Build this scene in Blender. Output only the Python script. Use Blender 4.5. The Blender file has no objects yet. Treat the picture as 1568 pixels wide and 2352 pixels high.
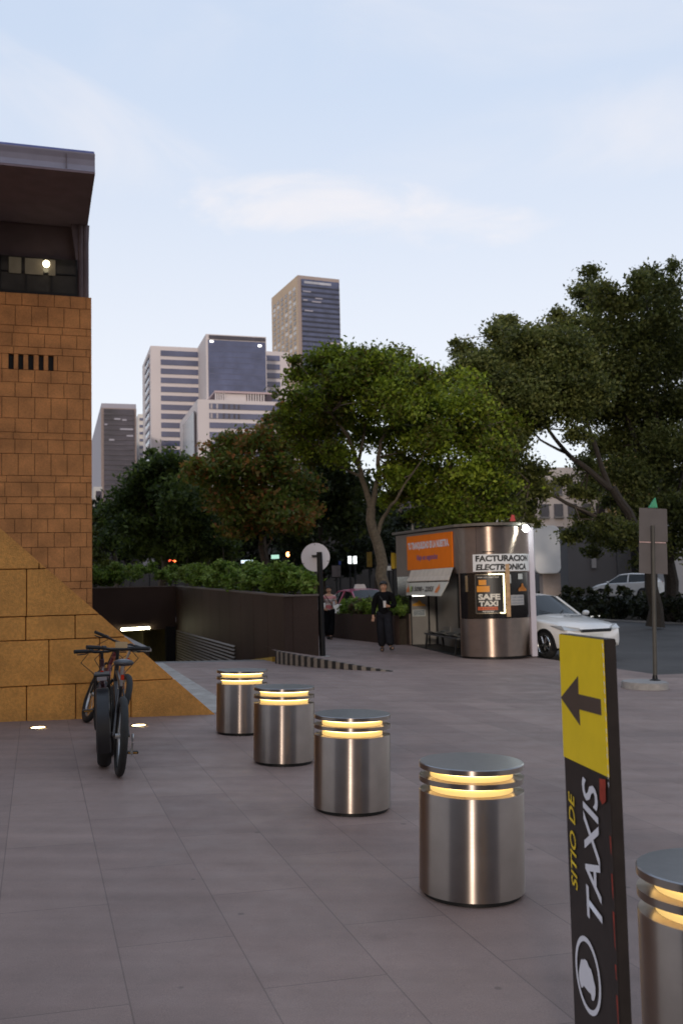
import bpy, bmesh, math, random
import numpy as np
from mathutils import Vector, Matrix
PI = math.pi
R_ = math.radians
random.seed(7); rng = np.random.default_rng(7)
SC = bpy.context.scene
COL = SC.collection

# ------------------------------------------------------------------ camera
CAM_H, FPX, PITCH, ROLL = 1.6, 2246.0, 0.0753, -0.022
cam = bpy.data.cameras.new('camera'); camo = bpy.data.objects.new('camera', cam); COL.objects.link(camo)
cam.sensor_fit = 'VERTICAL'; cam.sensor_height = 36.65; cam.lens = 35.0
cam.clip_start = 0.05; cam.clip_end = 6000
cam.dof.use_dof = True; cam.dof.focus_distance = 5.6; cam.dof.aperture_fstop = 4.2
CAMR = Matrix.Rotation(PI/2 + PITCH, 3, 'X') @ Matrix.Rotation(ROLL, 3, 'Z')
camo.matrix_world = Matrix.Translation((0, 0, CAM_H)) @ CAMR.to_4x4()
SC.camera = camo

# ------------------------------------------------------------------ world and sun (dusk, low soft sun behind the viewer in place of a camera flash)
SUN_EL, SUN_AZ = 9.0, 186.0            # azimuth clockwise from +Y
w = bpy.data.worlds.new('World'); SC.world = w; w.use_nodes = True
nt = w.node_tree; nt.nodes.clear()
def N(t, **k):
    n = nt.nodes.new(t)
    for a, b in k.items(): setattr(n, a, b)
    return n
out = N('ShaderNodeOutputWorld'); bg = N('ShaderNodeBackground'); bg.inputs[1].default_value = 0.15
sky = N('ShaderNodeTexSky', sky_type='NISHITA', sun_disc=False, sun_elevation=R_(SUN_EL), sun_rotation=R_(SUN_AZ),
        air_density=1.0, dust_density=1.4, ozone_density=1.6, altitude=2200)
tc = N('ShaderNodeTexCoord')
def cloud(az, el, ax, ael, tilt, scale, soft, amount, seed):
    """a soft cloud bank round one direction of the sky, torn by noise"""
    d = Vector((math.sin(R_(az))*math.cos(R_(el)), math.cos(R_(az))*math.cos(R_(el)), math.sin(R_(el))))
    m = N('ShaderNodeMapping', vector_type='POINT')
    rot = d.to_track_quat('Y', 'Z').to_matrix().inverted()
    rot = Matrix.Rotation(R_(tilt), 3, 'Y') @ rot
    m.inputs['Rotation'].default_value = rot.to_euler('XYZ')
    nt.links.new(tc.outputs['Generated'], m.inputs['Vector'])
    no = N('ShaderNodeTexNoise'); no.inputs['Scale'].default_value = scale; no.inputs['Detail'].default_value = 7
    no.inputs['Roughness'].default_value = 0.58; no.inputs['Distortion'].default_value = 0.6
    ml = N('ShaderNodeMapping'); ml.inputs['Scale'].default_value = (1, 1, 2.6); ml.inputs['Location'].default_value = (seed, seed*1.7, seed)
    nt.links.new(m.outputs[0], ml.inputs[0]); nt.links.new(ml.outputs[0], no.inputs['Vector'])
    sp = N('ShaderNodeSeparateXYZ'); nt.links.new(m.outputs[0], sp.inputs[0])
    def M(op, a, b=None):
        q = N('ShaderNodeMath', operation=op)
        for i, v in enumerate((a, b)):
            if v is None: continue
            if isinstance(v, (int, float)): q.inputs[i].default_value = v
            else: nt.links.new(v, q.inputs[i])
        return q.outputs[0]
    x2 = M('POWER', M('ABSOLUTE', M('DIVIDE', sp.outputs['X'], ax)), 2.0)
    z2 = M('POWER', M('ABSOLUTE', M('DIVIDE', sp.outputs['Z'], ael)), 2.0)
    fall = M('SUBTRACT', 1.0, M('ADD', x2, z2))
    v = M('ADD', M('MULTIPLY', fall, 0.55), M('MULTIPLY', M('SUBTRACT', no.outputs['Fac'], 0.5), 2.1))
    mr = N('ShaderNodeMapRange', interpolation_type='SMOOTHSTEP'); nt.links.new(v, mr.inputs[0])
    mr.inputs[1].default_value = 0.0; mr.inputs[2].default_value = soft; mr.inputs[3].default_value = 0; mr.inputs[4].default_value = amount
    front = M('GREATER_THAN', sp.outputs['Y'], 0.0)
    return M('MULTIPLY', mr.outputs[0], front)
fac = None
for c in ((-15.5, 26, .17, .05, -22, 5.0, 1.1, .36, 3.1), (1, 21.5, .22, .034, -8, 6.5, .8, .62, 8.4),
          (2, 33, .6, .10, 0, 3.0, 1.5, .40, 5.2), (16, 25, .30, .05, 6, 4.0, 1.3, .40, 12.6)):
    f = cloud(*c)
    if fac is None: fac = f
    else:
        mx = N('ShaderNodeMath', operation='MAXIMUM'); nt.links.new(fac, mx.inputs[0]); nt.links.new(f, mx.inputs[1]); fac = mx.outputs[0]
# a thin high veil over the whole sky, then the cloud banks
veil = N('ShaderNodeMix', data_type='RGBA'); veil.inputs[0].default_value = .90
nt.links.new(sky.outputs[0], veil.inputs[6])
sz = N('ShaderNodeSeparateXYZ'); nt.links.new(tc.outputs['Generated'], sz.inputs[0])
vr = N('ShaderNodeMapRange', interpolation_type='SMOOTHSTEP'); nt.links.new(sz.outputs['Z'], vr.inputs[0]); vr.inputs[1].default_value = .12; vr.inputs[2].default_value = .62
vc = N('ShaderNodeMix', data_type='RGBA'); nt.links.new(vr.outputs[0], vc.inputs[0]); vc.inputs[6].default_value = (2.55, 2.52, 2.58, 1); vc.inputs[7].default_value = (1.72, 2.04, 2.56, 1)
nt.links.new(vc.outputs[2], veil.inputs[7])
mixc = N('ShaderNodeMix', data_type='RGBA'); nt.links.new(fac, mixc.inputs[0])
nt.links.new(veil.outputs[2], mixc.inputs[6]); mixc.inputs[7].default_value = (2.85, 2.68, 2.66, 1)
# unseen warm cloud added behind the viewer to warm surfaces facing the camera
glowf = cloud(186, 22, .95, .42, 0, 2.0, 1.2, .85, 21.3)
mixg = N('ShaderNodeMix', data_type='RGBA'); nt.links.new(glowf, mixg.inputs[0])
nt.links.new(mixc.outputs[2], mixg.inputs[6]); mixg.inputs[7].default_value = (5.0, 3.2, 2.1, 1)
nt.links.new(mixg.outputs[2], bg.inputs[0]); nt.links.new(bg.outputs[0], out.inputs[0])

sl = bpy.data.lights.new('sun', 'SUN'); sl.energy = 0.7; sl.angle = R_(5); sl.color = (1.0, 0.88, 0.76)
so = bpy.data.objects.new('sun', sl); COL.objects.link(so)
sd = Vector((math.sin(R_(SUN_AZ))*math.cos(R_(SUN_EL)), math.cos(R_(SUN_AZ))*math.cos(R_(SUN_EL)), math.sin(R_(SUN_EL))))
so.rotation_euler = sd.to_track_quat('Z', 'Y').to_euler()
SC.view_settings.view_transform = 'Standard'; SC.view_settings.look = 'None'
SC.view_settings.exposure = 1.22; SC.view_settings.gamma = 1.0
try:
    SC.cycles.use_denoising = True; SC.cycles.max_bounces = 8; SC.cycles.sample_clamp_indirect = 6
except Exception: pass

# ------------------------------------------------------------------ measuring helpers (photo measured at 1568 x 2352)
def ray(u, v):
    d = CAMR @ Vector(((u-784)/FPX, (1176-v)/FPX, -1)); return d/d.y
def P(u, v, Y):
    d = ray(u, v); return Vector((d.x*Y, Y, CAM_H + d.z*Y))
SLOPE = 0.03
def smooth(a, b, x):
    t = min(1, max(0, (x-a)/(b-a))); return t*t*(3-2*t)
TH = R_(17.3); CT, ST = math.cos(TH), math.sin(TH)
def pq(X, Y): return X*CT + Y*ST, -X*ST + Y*CT
def xy(p, q): return p*CT - q*ST, p*ST + q*CT
def gz(X, Y):
    lim = 7.0
    x = lim*math.tanh(X/lim) if abs(X) > 0 else 0
    z = -SLOPE*x
    p, q = pq(X, Y)
    return z + 0.75*smooth(25.5, 29, p)
def W3(p, q, z=0.0, ground=True):
    X, Y = xy(p, q); return Vector((X, Y, z + (gz(X, Y) if ground else 0)))
def G(u, v):
    d = ray(u, v); Y = 10.0
    for _ in range(40):
        z = gz(d.x*Y, Y); Y = 0.5*Y + 0.5*min(400, (z-CAM_H)/d.z)
    return Vector((d.x*Y, Y, gz(d.x*Y, Y)))
def onp(u, v, p):
    """point seen at u,v on the vertical plane p = const"""
    d = ray(u, v); Y = p/(d.x*CT + ST); return P(u, v, Y)
def onq(u, v, q):
    d = ray(u, v); Y = q/(-d.x*ST + CT); return P(u, v, Y)

# ------------------------------------------------------------------ materials
MATS = {}
def mat(name, col, rough=0.6, metal=0.0, var=0.12, scale=6.0, bump=0.0, bscale=60.0, spec=0.4, emit=None, estr=0.0, aniso=0.0, coat=0.0, detail=5, var2=0.0, scale2=0.5):
    if name in MATS: return MATS[name]
    m = bpy.data.materials.new(name); m.use_nodes = True; t = m.node_tree; b = t.nodes['Principled BSDF']
    b.inputs['Roughness'].default_value = rough; b.inputs['Metallic'].default_value = metal
    b.inputs['Specular IOR Level'].default_value = spec; b.inputs['Coat Weight'].default_value = coat
    c = (*col, 1)
    tcn = t.nodes.new('ShaderNodeTexCoord')
    if var or var2:
        no = t.nodes.new('ShaderNodeTexNoise'); no.inputs['Scale'].default_value = scale; no.inputs['Detail'].default_value = detail
        t.links.new(tcn.outputs['Object'], no.inputs['Vector'])
        r = t.nodes.new('ShaderNodeMapRange'); t.links.new(no.outputs['Fac'], r.inputs[0])
        r.inputs[1].default_value = .25; r.inputs[2].default_value = .75; r.inputs[3].default_value = 1-var; r.inputs[4].default_value = 1+var
        fo = r.outputs[0]
        if var2:
            n2 = t.nodes.new('ShaderNodeTexNoise'); n2.inputs['Scale'].default_value = scale2; n2.inputs['Detail'].default_value = 3
            t.links.new(tcn.outputs['Object'], n2.inputs['Vector'])
            r2 = t.nodes.new('ShaderNodeMapRange'); t.links.new(n2.outputs['Fac'], r2.inputs[0])
            r2.inputs[1].default_value = .3; r2.inputs[2].default_value = .7; r2.inputs[3].default_value = 1-var2; r2.inputs[4].default_value = 1+var2
            mu = t.nodes.new('ShaderNodeMath'); mu.operation = 'MULTIPLY'; t.links.new(fo, mu.inputs[0]); t.links.new(r2.outputs[0], mu.inputs[1]); fo = mu.outputs[0]
        vm = t.nodes.new('ShaderNodeVectorMath'); vm.operation = 'SCALE'; vm.inputs[0].default_value = col
        t.links.new(fo, vm.inputs['Scale']); t.links.new(vm.outputs[0], b.inputs['Base Color'])
    else: b.inputs['Base Color'].default_value = c
    if bump:
        nb = t.nodes.new('ShaderNodeTexNoise'); nb.inputs['Scale'].default_value = bscale; nb.inputs['Detail'].default_value = 4
        t.links.new(tcn.outputs['Object'], nb.inputs['Vector'])
        bp = t.nodes.new('ShaderNodeBump'); bp.inputs['Strength'].default_value = bump; bp.inputs['Distance'].default_value = .02
        t.links.new(nb.outputs['Fac'], bp.inputs['Height']); t.links.new(bp.outputs[0], b.inputs['Normal'])
    if emit:
        b.inputs['Emission Color'].default_value = (*emit, 1); b.inputs['Emission Strength'].default_value = estr
    MATS[name] = m; return m
def brushed(name, col, rough, aniso, streak, radial=True):
    """brushed steel: fine horizontal hairlines, reflection drawn out up and down"""
    m = mat(name, col, rough, 1.0, 0); t = m.node_tree; b = t.nodes['Principled BSDF']
    b.inputs['Anisotropic'].default_value = aniso; b.inputs['Anisotropic Rotation'].default_value = .25
    tcn = t.nodes.new('ShaderNodeTexCoord'); mp = t.nodes.new('ShaderNodeMapping'); mp.inputs['Scale'].default_value = (3, 3, 260)
    t.links.new(tcn.outputs['Object'], mp.inputs[0])
    no = t.nodes.new('ShaderNodeTexNoise'); no.inputs['Scale'].default_value = 1.5; no.inputs['Detail'].default_value = 4
    t.links.new(mp.outputs[0], no.inputs['Vector'])
    r = t.nodes.new('ShaderNodeMapRange'); t.links.new(no.outputs['Fac'], r.inputs[0])
    r.inputs[1].default_value = .3; r.inputs[2].default_value = .7; r.inputs[3].default_value = rough-streak; r.inputs[4].default_value = rough+streak
    t.links.new(r.outputs[0], b.inputs['Roughness'])
    n2 = t.nodes.new('ShaderNodeTexNoise'); n2.inputs['Scale'].default_value = 7; n2.inputs['Detail'].default_value = 6
    t.links.new(tcn.outputs['Object'], n2.inputs['Vector'])
    r2 = t.nodes.new('ShaderNodeMapRange'); t.links.new(n2.outputs['Fac'], r2.inputs[0])
    r2.inputs[1].default_value = .3; r2.inputs[2].default_value = .7; r2.inputs[3].default_value = .9; r2.inputs[4].default_value = 1.05
    vm = t.nodes.new('ShaderNodeVectorMath'); vm.operation = 'SCALE'; vm.inputs[0].default_value = col
    t.links.new(r2.outputs[0], vm.inputs['Scale']); t.links.new(vm.outputs[0], b.inputs['Base Color'])
    if radial:
        tn = t.nodes.new('ShaderNodeTangent'); tn.direction_type = 'RADIAL'; tn.axis = 'Z'
        t.links.new(tn.outputs[0], b.inputs['Tangent'])
    return m
def leaf_mat(name):
    m = bpy.data.materials.new(name); m.use_nodes = True; t = m.node_tree; b = t.nodes['Principled BSDF']
    a = t.nodes.new('ShaderNodeAttribute'); a.attribute_name = 'leaf_tint'
    t.links.new(a.outputs['Color'], b.inputs['Base Color']); b.inputs['Roughness'].default_value = .55; b.inputs['Specular IOR Level'].default_value = .25
    tr = t.nodes.new('ShaderNodeBsdfTranslucent'); t.links.new(a.outputs['Color'], tr.inputs[0])
    mx = t.nodes.new('ShaderNodeMixShader'); mx.inputs[0].default_value = .42
    o = t.nodes['Material Output']; t.links.new(b.outputs[0], mx.inputs[1]); t.links.new(tr.outputs[0], mx.inputs[2]); t.links.new(mx.outputs[0], o.inputs[0])
    return m
def paving_mat():
    m = bpy.data.materials.new('granite_paving'); m.use_nodes = True; t = m.node_tree; b = t.nodes['Principled BSDF']
    L = t.links.new
    tcn = t.nodes.new('ShaderNodeTexCoord'); mp = t.nodes.new('ShaderNodeMapping')
    mp.inputs['Rotation'].default_value = (0, 0, -(TH + PI/2)); mp.inputs['Location'].default_value = (0.33, 2.16+.26, 0)
    L(tcn.outputs['Object'], mp.inputs[0])
    br = t.nodes.new('ShaderNodeTexBrick'); L(mp.outputs[0], br.inputs['Vector'])
    br.inputs['Scale'].default_value = 1.0; br.inputs['Brick Width'].default_value = 1.22; br.inputs['Row Height'].default_value = 0.52
    br.inputs['Mortar Size'].default_value = 0.0035; br.inputs['Mortar Smooth'].default_value = .2; br.inputs['Bias'].default_value = 0
    br.inputs['Color1'].default_value = (.218, .155, .137, 1); br.inputs['Color2'].default_value = (.262, .189, .165, 1); br.inputs['Mortar'].default_value = (.155, .112, .10, 1)
    br.offset = .5; br.squash = 1
    def noise(s, d, r=.55):
        n = t.nodes.new('ShaderNodeTexNoise'); n.inputs['Scale'].default_value = s; n.inputs['Detail'].default_value = d; n.inputs['Roughness'].default_value = r
        L(tcn.outputs['Object'], n.inputs['Vector']); return n.outputs['Fac']
    def rng_(f, a, b2, c, d):
        r = t.nodes.new('ShaderNodeMapRange'); L(f, r.inputs[0])
        for i, v in enumerate((a, b2, c, d)): r.inputs[i+1].default_value = v
        return r.outputs[0]
    def mul(a, b2):
        q = t.nodes.new('ShaderNodeMath'); q.operation = 'MULTIPLY'; L(a, q.inputs[0]); L(b2, q.inputs[1]); return q.outputs[0]
    f = mul(rng_(noise(.45, 4), .3, .7, .82, 1.14), rng_(noise(260, 2), .3, .7, .80, 1.2))
    f = mul(f, rng_(noise(5, 6, .65), .3, .75, .93, 1.08))
    f = mul(f, rng_(noise(1.7, 8, .7), .60, .80, 1.0, .74))
    def vor(s, a, b2, c, d):
        n = t.nodes.new('ShaderNodeTexVoronoi'); n.inputs['Scale'].default_value = s; L(tcn.outputs['Object'], n.inputs['Vector']); return rng_(n.outputs['Distance'], a, b2, c, d)
    f = mul(f, vor(2.3, .04, .055, .62, 1.0)); f = mul(f, vor(4.1, .020, .03, 1.28, 1.0))
    m2 = t.nodes.new('ShaderNodeMapping'); m2.inputs['Rotation'].default_value = (0, 0, -.12); m2.inputs['Scale'].default_value = (.16, 3.2, 1); L(tcn.outputs['Object'], m2.inputs[0])
    n4 = t.nodes.new('ShaderNodeTexNoise'); n4.inputs['Scale'].default_value = 1.0; n4.inputs['Detail'].default_value = 7; L(m2.outputs[0], n4.inputs['Vector'])
    f = mul(f, rng_(n4.outputs['Fac'], .35, .68, 1.07, .84))
    vs = t.nodes.new('ShaderNodeVectorMath'); vs.operation = 'SCALE'; L(br.outputs['Color'], vs.inputs[0]); L(f, vs.inputs['Scale'])
    L(vs.outputs[0], b.inputs['Base Color'])
    L(rng_(noise(3, 6), .3, .7, .50, .72), b.inputs['Roughness']); b.inputs['Specular IOR Level'].default_value = .35
    bp = t.nodes.new('ShaderNodeBump'); bp.inputs['Strength'].default_value = .25; bp.inputs['Distance'].default_value = .004
    ad = t.nodes.new('ShaderNodeMath'); ad.operation = 'SUBTRACT'; L(noise(120, 3), ad.inputs[0]); L(br.outputs['Fac'], ad.inputs[1])
    L(ad.outputs[0], bp.inputs['Height']); L(bp.outputs[0], b.inputs['Normal'])
    return m
PAVE = paving_mat()
ASPH = mat('asphalt', (.062, .058, .057), .8, var=.25, scale=90, bump=.4, bscale=150, var2=.25, scale2=.5)
SOIL = mat('soil', (.05, .04, .03), .9, spec=.1, var=.3, scale=8)
STONE = mat('orange_stone', (.53, .225, .072), .75, var=.2, scale=26, bump=.5, bscale=120, var2=.24, scale2=1.6)
STONE2 = mat('orange_stone_rough', (.68, .32, .078), .75, var=.18, scale=30, bump=.6, bscale=90, var2=.18, scale2=2.2, detail=8)
MORTAR = mat('dark_joint', (.075, .034, .016), .9)
GRAN = mat('dark_granite', (.046, .030, .024), .6, spec=.15, var=.25, scale=60, var2=.2, scale2=.6)
GRAN2 = mat('dark_granite_cap', (.12, .10, .09), .5, var=.2, scale=40)
CONC = mat('concrete', (.26, .245, .235), .85, var=.15, scale=12, bump=.2, var2=.12)
PALEC = mat('pale_concrete', (.33, .31, .285), .85, var=.2, scale=9, var2=.15, scale2=2)
BLACK = mat('black_paint', (.010, .010, .011), .45, var=.2, spec=.2)
DARK = mat('dark_void', (.01, .01, .01), .8, var=.2)
RUBBER = mat('rubber', (.016, .016, .016), .7, var=.25, scale=40)
STEEL = brushed('brushed_steel', (.30, .247, .215), .37, 1.0, .03)
STEELTOP = mat('steel_top', (.30, .30, .31), .30, 1.0, var=.08, scale=30)
CHROME = mat('bright_metal', (.6, .6, .6), .22, 1.0, var=.05)
GLASSD = mat('dark_glass', (.012, .013, .015), .06, var=.1, spec=.6)
WHITEP = mat('white_paint', (.72, .71, .70), .35, var=.04, coat=.4)
SKIN = mat('skin', (.44, .24, .15), .55, var=.06)
LEAF = leaf_mat('leaf')
BARK = mat('bark', (.085, .066, .05), .9, var=.3, scale=14, bump=.6, bscale=30)
BARK2 = mat('bark_pale', (.115, .092, .064), .9, var=.35, scale=12, bump=.6, bscale=30)

# ------------------------------------------------------------------ object helpers
WM = {}
class MB:
    def __init__(s): s.bm = bmesh.new()
    def face(s, pts):
        try: return s.bm.faces.new([s.bm.verts.new(p) for p in pts])
        except ValueError: return None
    def obox(s, o, a, b, c):
        o, a, b, c = map(Vector, (o, a, b, c))
        if a.cross(b).dot(c) < 0: a, b = b, a
        v = [s.bm.verts.new(o + i*a + j*b + k*c) for k in (0, 1) for j in (0, 1) for i in (0, 1)]
        for f in ((0, 2, 3, 1), (4, 5, 7, 6), (0, 1, 5, 4), (2, 6, 7, 3), (1, 3, 7, 5), (0, 4, 6, 2)): s.bm.faces.new([v[i] for i in f])
        return s
    def box(s, c, d):
        c, d = Vector(c), Vector(d); return s.obox(c - d/2, (d.x, 0, 0), (0, d.y, 0), (0, 0, d.z))
    def prism(s, poly, vec):
        poly = [Vector(p) for p in poly]; vec = Vector(vec)
        n = sum((poly[i].cross(poly[(i+1) % len(poly)]) for i in range(len(poly))), Vector())
        if n.dot(vec) > 0: poly = poly[::-1]
        a = [s.bm.verts.new(p) for p in poly]; b = [s.bm.verts.new(p + vec) for p in poly]
        s.bm.faces.new(a); s.bm.faces.new(b[::-1])
        for i in range(len(a)):
            j = (i+1) % len(a); s.bm.faces.new([a[j], a[i], b[i], b[j]])
        return s
    def loft(s, rings, closed=True, caps=True):
        R = [[s.bm.verts.new(p) for p in r] for r in rings]; n = len(R[0])
        for i in range(len(R)-1):
            for j in range(n if closed else n-1):
                k = (j+1) % n; s.bm.faces.new([R[i][j], R[i][k], R[i+1][k], R[i+1][j]])
        if caps and closed:
            s.bm.faces.new(R[0][::-1]); s.bm.faces.new(R[-1])
        return s
    def tube(s, pts, rad, n=8):
        pts = [Vector(p) for p in pts]
        if isinstance(rad, (int, float)): rad = [rad]*len(pts)
        rings = []; prev = None
        for i, p in enumerate(pts):
            t = (pts[min(i+1, len(pts)-1)] - pts[max(i-1, 0)]).normalized()
            if prev is None: a = t.orthogonal().normalized()
            else: a = (prev - t*prev.dot(t)).normalized()
            prev = a; b = t.cross(a)
            rings.append([p + rad[i]*(a*math.cos(2*PI*k/n) + b*math.sin(2*PI*k/n)) for k in range(n)])
        return s.loft(rings)
    def lathe(s, prof, n=48, c=(0, 0, 0), caps=True):
        c = Vector(c)
        rings = [[c + Vector((r*math.cos(2*PI*k/n), r*math.sin(2*PI*k/n), z)) for k in range(n)] for r, z in prof]
        return s.loft(rings, caps=caps)
    def torus(s, c, ax, R, r, n=32, m=8, sx=1.0):
        c = Vector(c); ax = Vector(ax).normalized(); a = ax.orthogonal().normalized(); b = ax.cross(a); V = []
        for i in range(n):
            th = 2*PI*i/n; d = a*math.cos(th) + b*math.sin(th)
            V.append([s.bm.verts.new(c + d*(R + r*math.cos(2*PI*j/m)) + ax*(r*sx*math.sin(2*PI*j/m))) for j in range(m)])
        for i in range(n):
            for j in range(m):
                s.bm.faces.new([V[i][j], V[(i+1) % n][j], V[(i+1) % n][(j+1) % m], V[i][(j+1) % m]])
        return s
    def ball(s, c, r, n=12):
        if isinstance(r, (int, float)): r = (r, r, r)
        M = Matrix.Translation(c) @ Matrix.Diagonal((*r, 1))
        bmesh.ops.create_uvsphere(s.bm, u_segments=n*2, v_segments=n, radius=1, matrix=M); return s
    def mesh(s, me):
        s.bm.from_mesh(me); return s
    def build(s, name, m, parent=None, smooth=False, bevel=0.0, label=None, local=False, auto=True):
        bmesh.ops.recalc_face_normals(s.bm, faces=s.bm.faces)
        if bevel:
            ed = [e for e in s.bm.edges if len(e.link_faces) == 2 and e.calc_face_angle(0) > .5]
            bmesh.ops.bevel(s.bm, geom=ed, offset=bevel, segments=2, affect='EDGES', clamp_overlap=True)
        me = bpy.data.meshes.new(name); s.bm.to_mesh(me); s.bm.free()
        return link(name, me, m, parent, smooth, label, local)
def link(name, me, m, parent=None, smooth=False, label=None, local=False):
    me.materials.clear(); me.materials.append(m)
    if smooth:
        for p in me.polygons: p.use_smooth = True
        try: me.set_sharp_from_angle(angle=R_(38))
        except Exception: pass
    o = bpy.data.objects.new(name, me); COL.objects.link(o)
    if parent is not None:
        o.parent = parent
        M = WM.get(parent.name)
        if M is not None:
            if not local: me.transform(M.inverted())
            WM[o.name] = M
    if label: o['label'] = label
    return o
def thing(name, label, cat, loc=(0, 0, 0), rz=0.0, group=None):
    o = bpy.data.objects.new(name, None); o.empty_display_size = .2; COL.objects.link(o)
    o.location = loc; o.rotation_euler = (0, 0, rz)
    WM[o.name] = Matrix.Translation(loc) @ Matrix.Rotation(rz, 4, 'Z')
    return tag(o, label, cat, group)
def tag(o, label, cat, group=None):
    o['label'] = label; o['category'] = cat
    if group: o['group'] = group
    return o
def struct(o): o['kind'] = 'structure'; return o
def copy_tree(o, parent=None):
    c = o.copy(); COL.objects.link(c)
    if parent is not None: c.parent = parent
    for ch in o.children: copy_tree(ch, c)
    return c
def text_mesh(s, size, bold=0.0, shear=0.0, space=1.0, extrude=0.002, align='CENTER', sx=1.0, line=1.0):
    cu = bpy.data.curves.new('t', 'FONT'); cu.body = s; cu.size = size; cu.align_x = align; cu.align_y = 'CENTER'
    cu.offset = bold; cu.shear = shear; cu.space_character = space; cu.extrude = extrude; cu.space_line = line; cu.resolution_u = 3
    o = bpy.data.objects.new('t', cu); COL.objects.link(o)
    dg = bpy.context.evaluated_depsgraph_get(); me = bpy.data.meshes.new_from_object(o.evaluated_get(dg))
    bpy.data.objects.remove(o); bpy.data.curves.remove(cu)
    me.transform(Matrix.Diagonal((sx, 1, 1, 1)))
    return me
def frame_mat(o, x, y, z):
    M = Matrix((x, y, z)).transposed().to_4x4(); M.translation = o; return M
E1 = Vector((CT, ST, 0)); E2 = Vector((-ST, CT, 0)); ZZ = Vector((0, 0, 1))

def leaves(centers, radii, n, size, cols, flat=0.75, seed=0, tight=.30, sub=12, aspect=.55):
    """a mesh of n leaf-sized faces gathered into torn clumps; the tint varies leaf by leaf and twig by twig"""
    g = np.random.default_rng(seed)
    C = np.array([tuple(c) for c in centers]); Rr = np.array(radii); K = len(C)
    # twigs inside every clump
    d = g.normal(size=(K, sub, 3)); d /= np.linalg.norm(d, axis=2, keepdims=True)
    rad = g.uniform(.25, 1.0, size=(K, sub, 1))**.6
    tw = C[:, None, :] + d*rad*Rr[:, None, None]*np.array([1, 1, flat])
    wgt = Rr**2/np.sum(Rr**2)
    ci = g.choice(K, size=n, p=wgt); ti = g.integers(0, sub, size=n)
    off = g.normal(size=(n, 3))*(Rr[ci][:, None]*tight)*np.array([1, 1, .62])
    pos = tw[ci, ti] + off
    nrm = g.normal(size=(n, 3)) + np.array([0, -.15, .55]); nrm /= np.linalg.norm(nrm, axis=1, keepdims=True)
    a = np.cross(nrm, g.normal(size=(n, 3))); a /= np.linalg.norm(a, axis=1, keepdims=True); b = np.cross(nrm, a)
    sz = size*g.uniform(.6, 1.4, size=(n, 1))
    V = np.stack([pos - a*sz, pos - b*sz*aspect, pos + a*sz, pos + b*sz*aspect], axis=1).reshape(-1, 3)
    me = bpy.data.meshes.new('crown')
    me.vertices.add(4*n); me.vertices.foreach_set('co', V.ravel().astype(np.float32))
    me.loops.add(4*n); me.loops.foreach_set('vertex_index', np.arange(4*n, dtype=np.int32))
    me.polygons.add(n); me.polygons.foreach_set('loop_start', np.arange(0, 4*n, 4, dtype=np.int32))
    me.update(calc_edges=True)
    cols = np.array(cols); tk = g.random((K, sub)); tone = (tk[ci, ti] + g.normal(size=n)*.18).clip(0, .999)
    x = tone*(len(cols)-1); i0 = x.astype(int); f = (x-i0)[:, None]
    col = cols[i0]*(1-f) + cols[np.minimum(i0+1, len(cols)-1)]*f
    col *= g.uniform(.7, 1.3, size=(n, 1))
    at = me.attributes.new('leaf_tint', 'FLOAT_COLOR', 'FACE')
    at.data.foreach_set('color', np.concatenate([col, np.ones((n, 1))], axis=1).ravel().astype(np.float32))
    return me

# ================================================================== GROUND
def sheet(name, rects, m, zoff, step=1.0, zf=None):
    mb = MB()
    for p0, p1, q0, q1 in rects:
        n = max(1, min(60, round((p1-p0)/step))); k = max(1, min(120, round((q1-q0)/step)))
        V = [[mb.bm.verts.new(W3(p0+(p1-p0)*i/n, q0+(q1-q0)*j/k, zoff) if zf is None else zf(p0+(p1-p0)*i/n, q0+(q1-q0)*j/k)) for j in range(k+1)] for i in range(n+1)]
        for i in range(n):
            for j in range(k): mb.bm.faces.new([V[i][j], V[i+1][j], V[i+1][j+1], V[i][j+1]])
    bmesh.ops.remove_doubles(mb.bm, verts=mb.bm.verts, dist=.0005)
    return struct(mb.build(name, m, smooth=True))
RP0, RP1, RQ0, RQ1 = 2.25, 4.97, 20.4, 37.1        # the car ramp down
sheet('ground', [(-900, 900, -900, -20), (-900, -40, -20, 1600), (60, 900, -20, 1600), (-40, 60, 150, 1600),
                 (-40, 2, -20, 45), (9, 60, -20, 45), (-40, 60, 45, 150), (2, 9, -20, 18)], SOIL, -.30, 8)
sheet('plaza', [(-24, 10.8, -14, 15.5), (-24, RP1, 15.5, RQ0), (RP1, 10.8, 15.5, 110), (10.8, 13, -14, 15.5), (-24, RP0, RQ0, 38)], PAVE, 0.0, 1.0)
sheet('road', [(10.8, 25.4, 15.5, 150), (13, 25.4, -14, 15.5)], ASPH, -.09, 2.0)
sheet('far_road', [(29, 38, -10, 150)], ASPH, -.02, 3.0)
def ramp_z(p, q):
    t = (q-RQ0)/(RQ1+14-RQ0); d = q-RQ0
    X, Y = xy(p, q); z = gz(X, Y) - .004 - (.17*d*smooth(0, 4, d) + .015*d)
    return Vector((X, Y, max(z, -2.6 if d > 3 else z)))
sheet('ramp_road', [(RP0, RP1, RQ0, RQ1+14)], mat('ramp_concrete', (.16, .15, .145), .8, var=.2, scale=10), 0, .8, ramp_z)
# pale gutter beside the buttress
sheet('pale_strip', [(2.10, 2.46, 12.3, RQ0)], PALEC, .006, .9)
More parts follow.
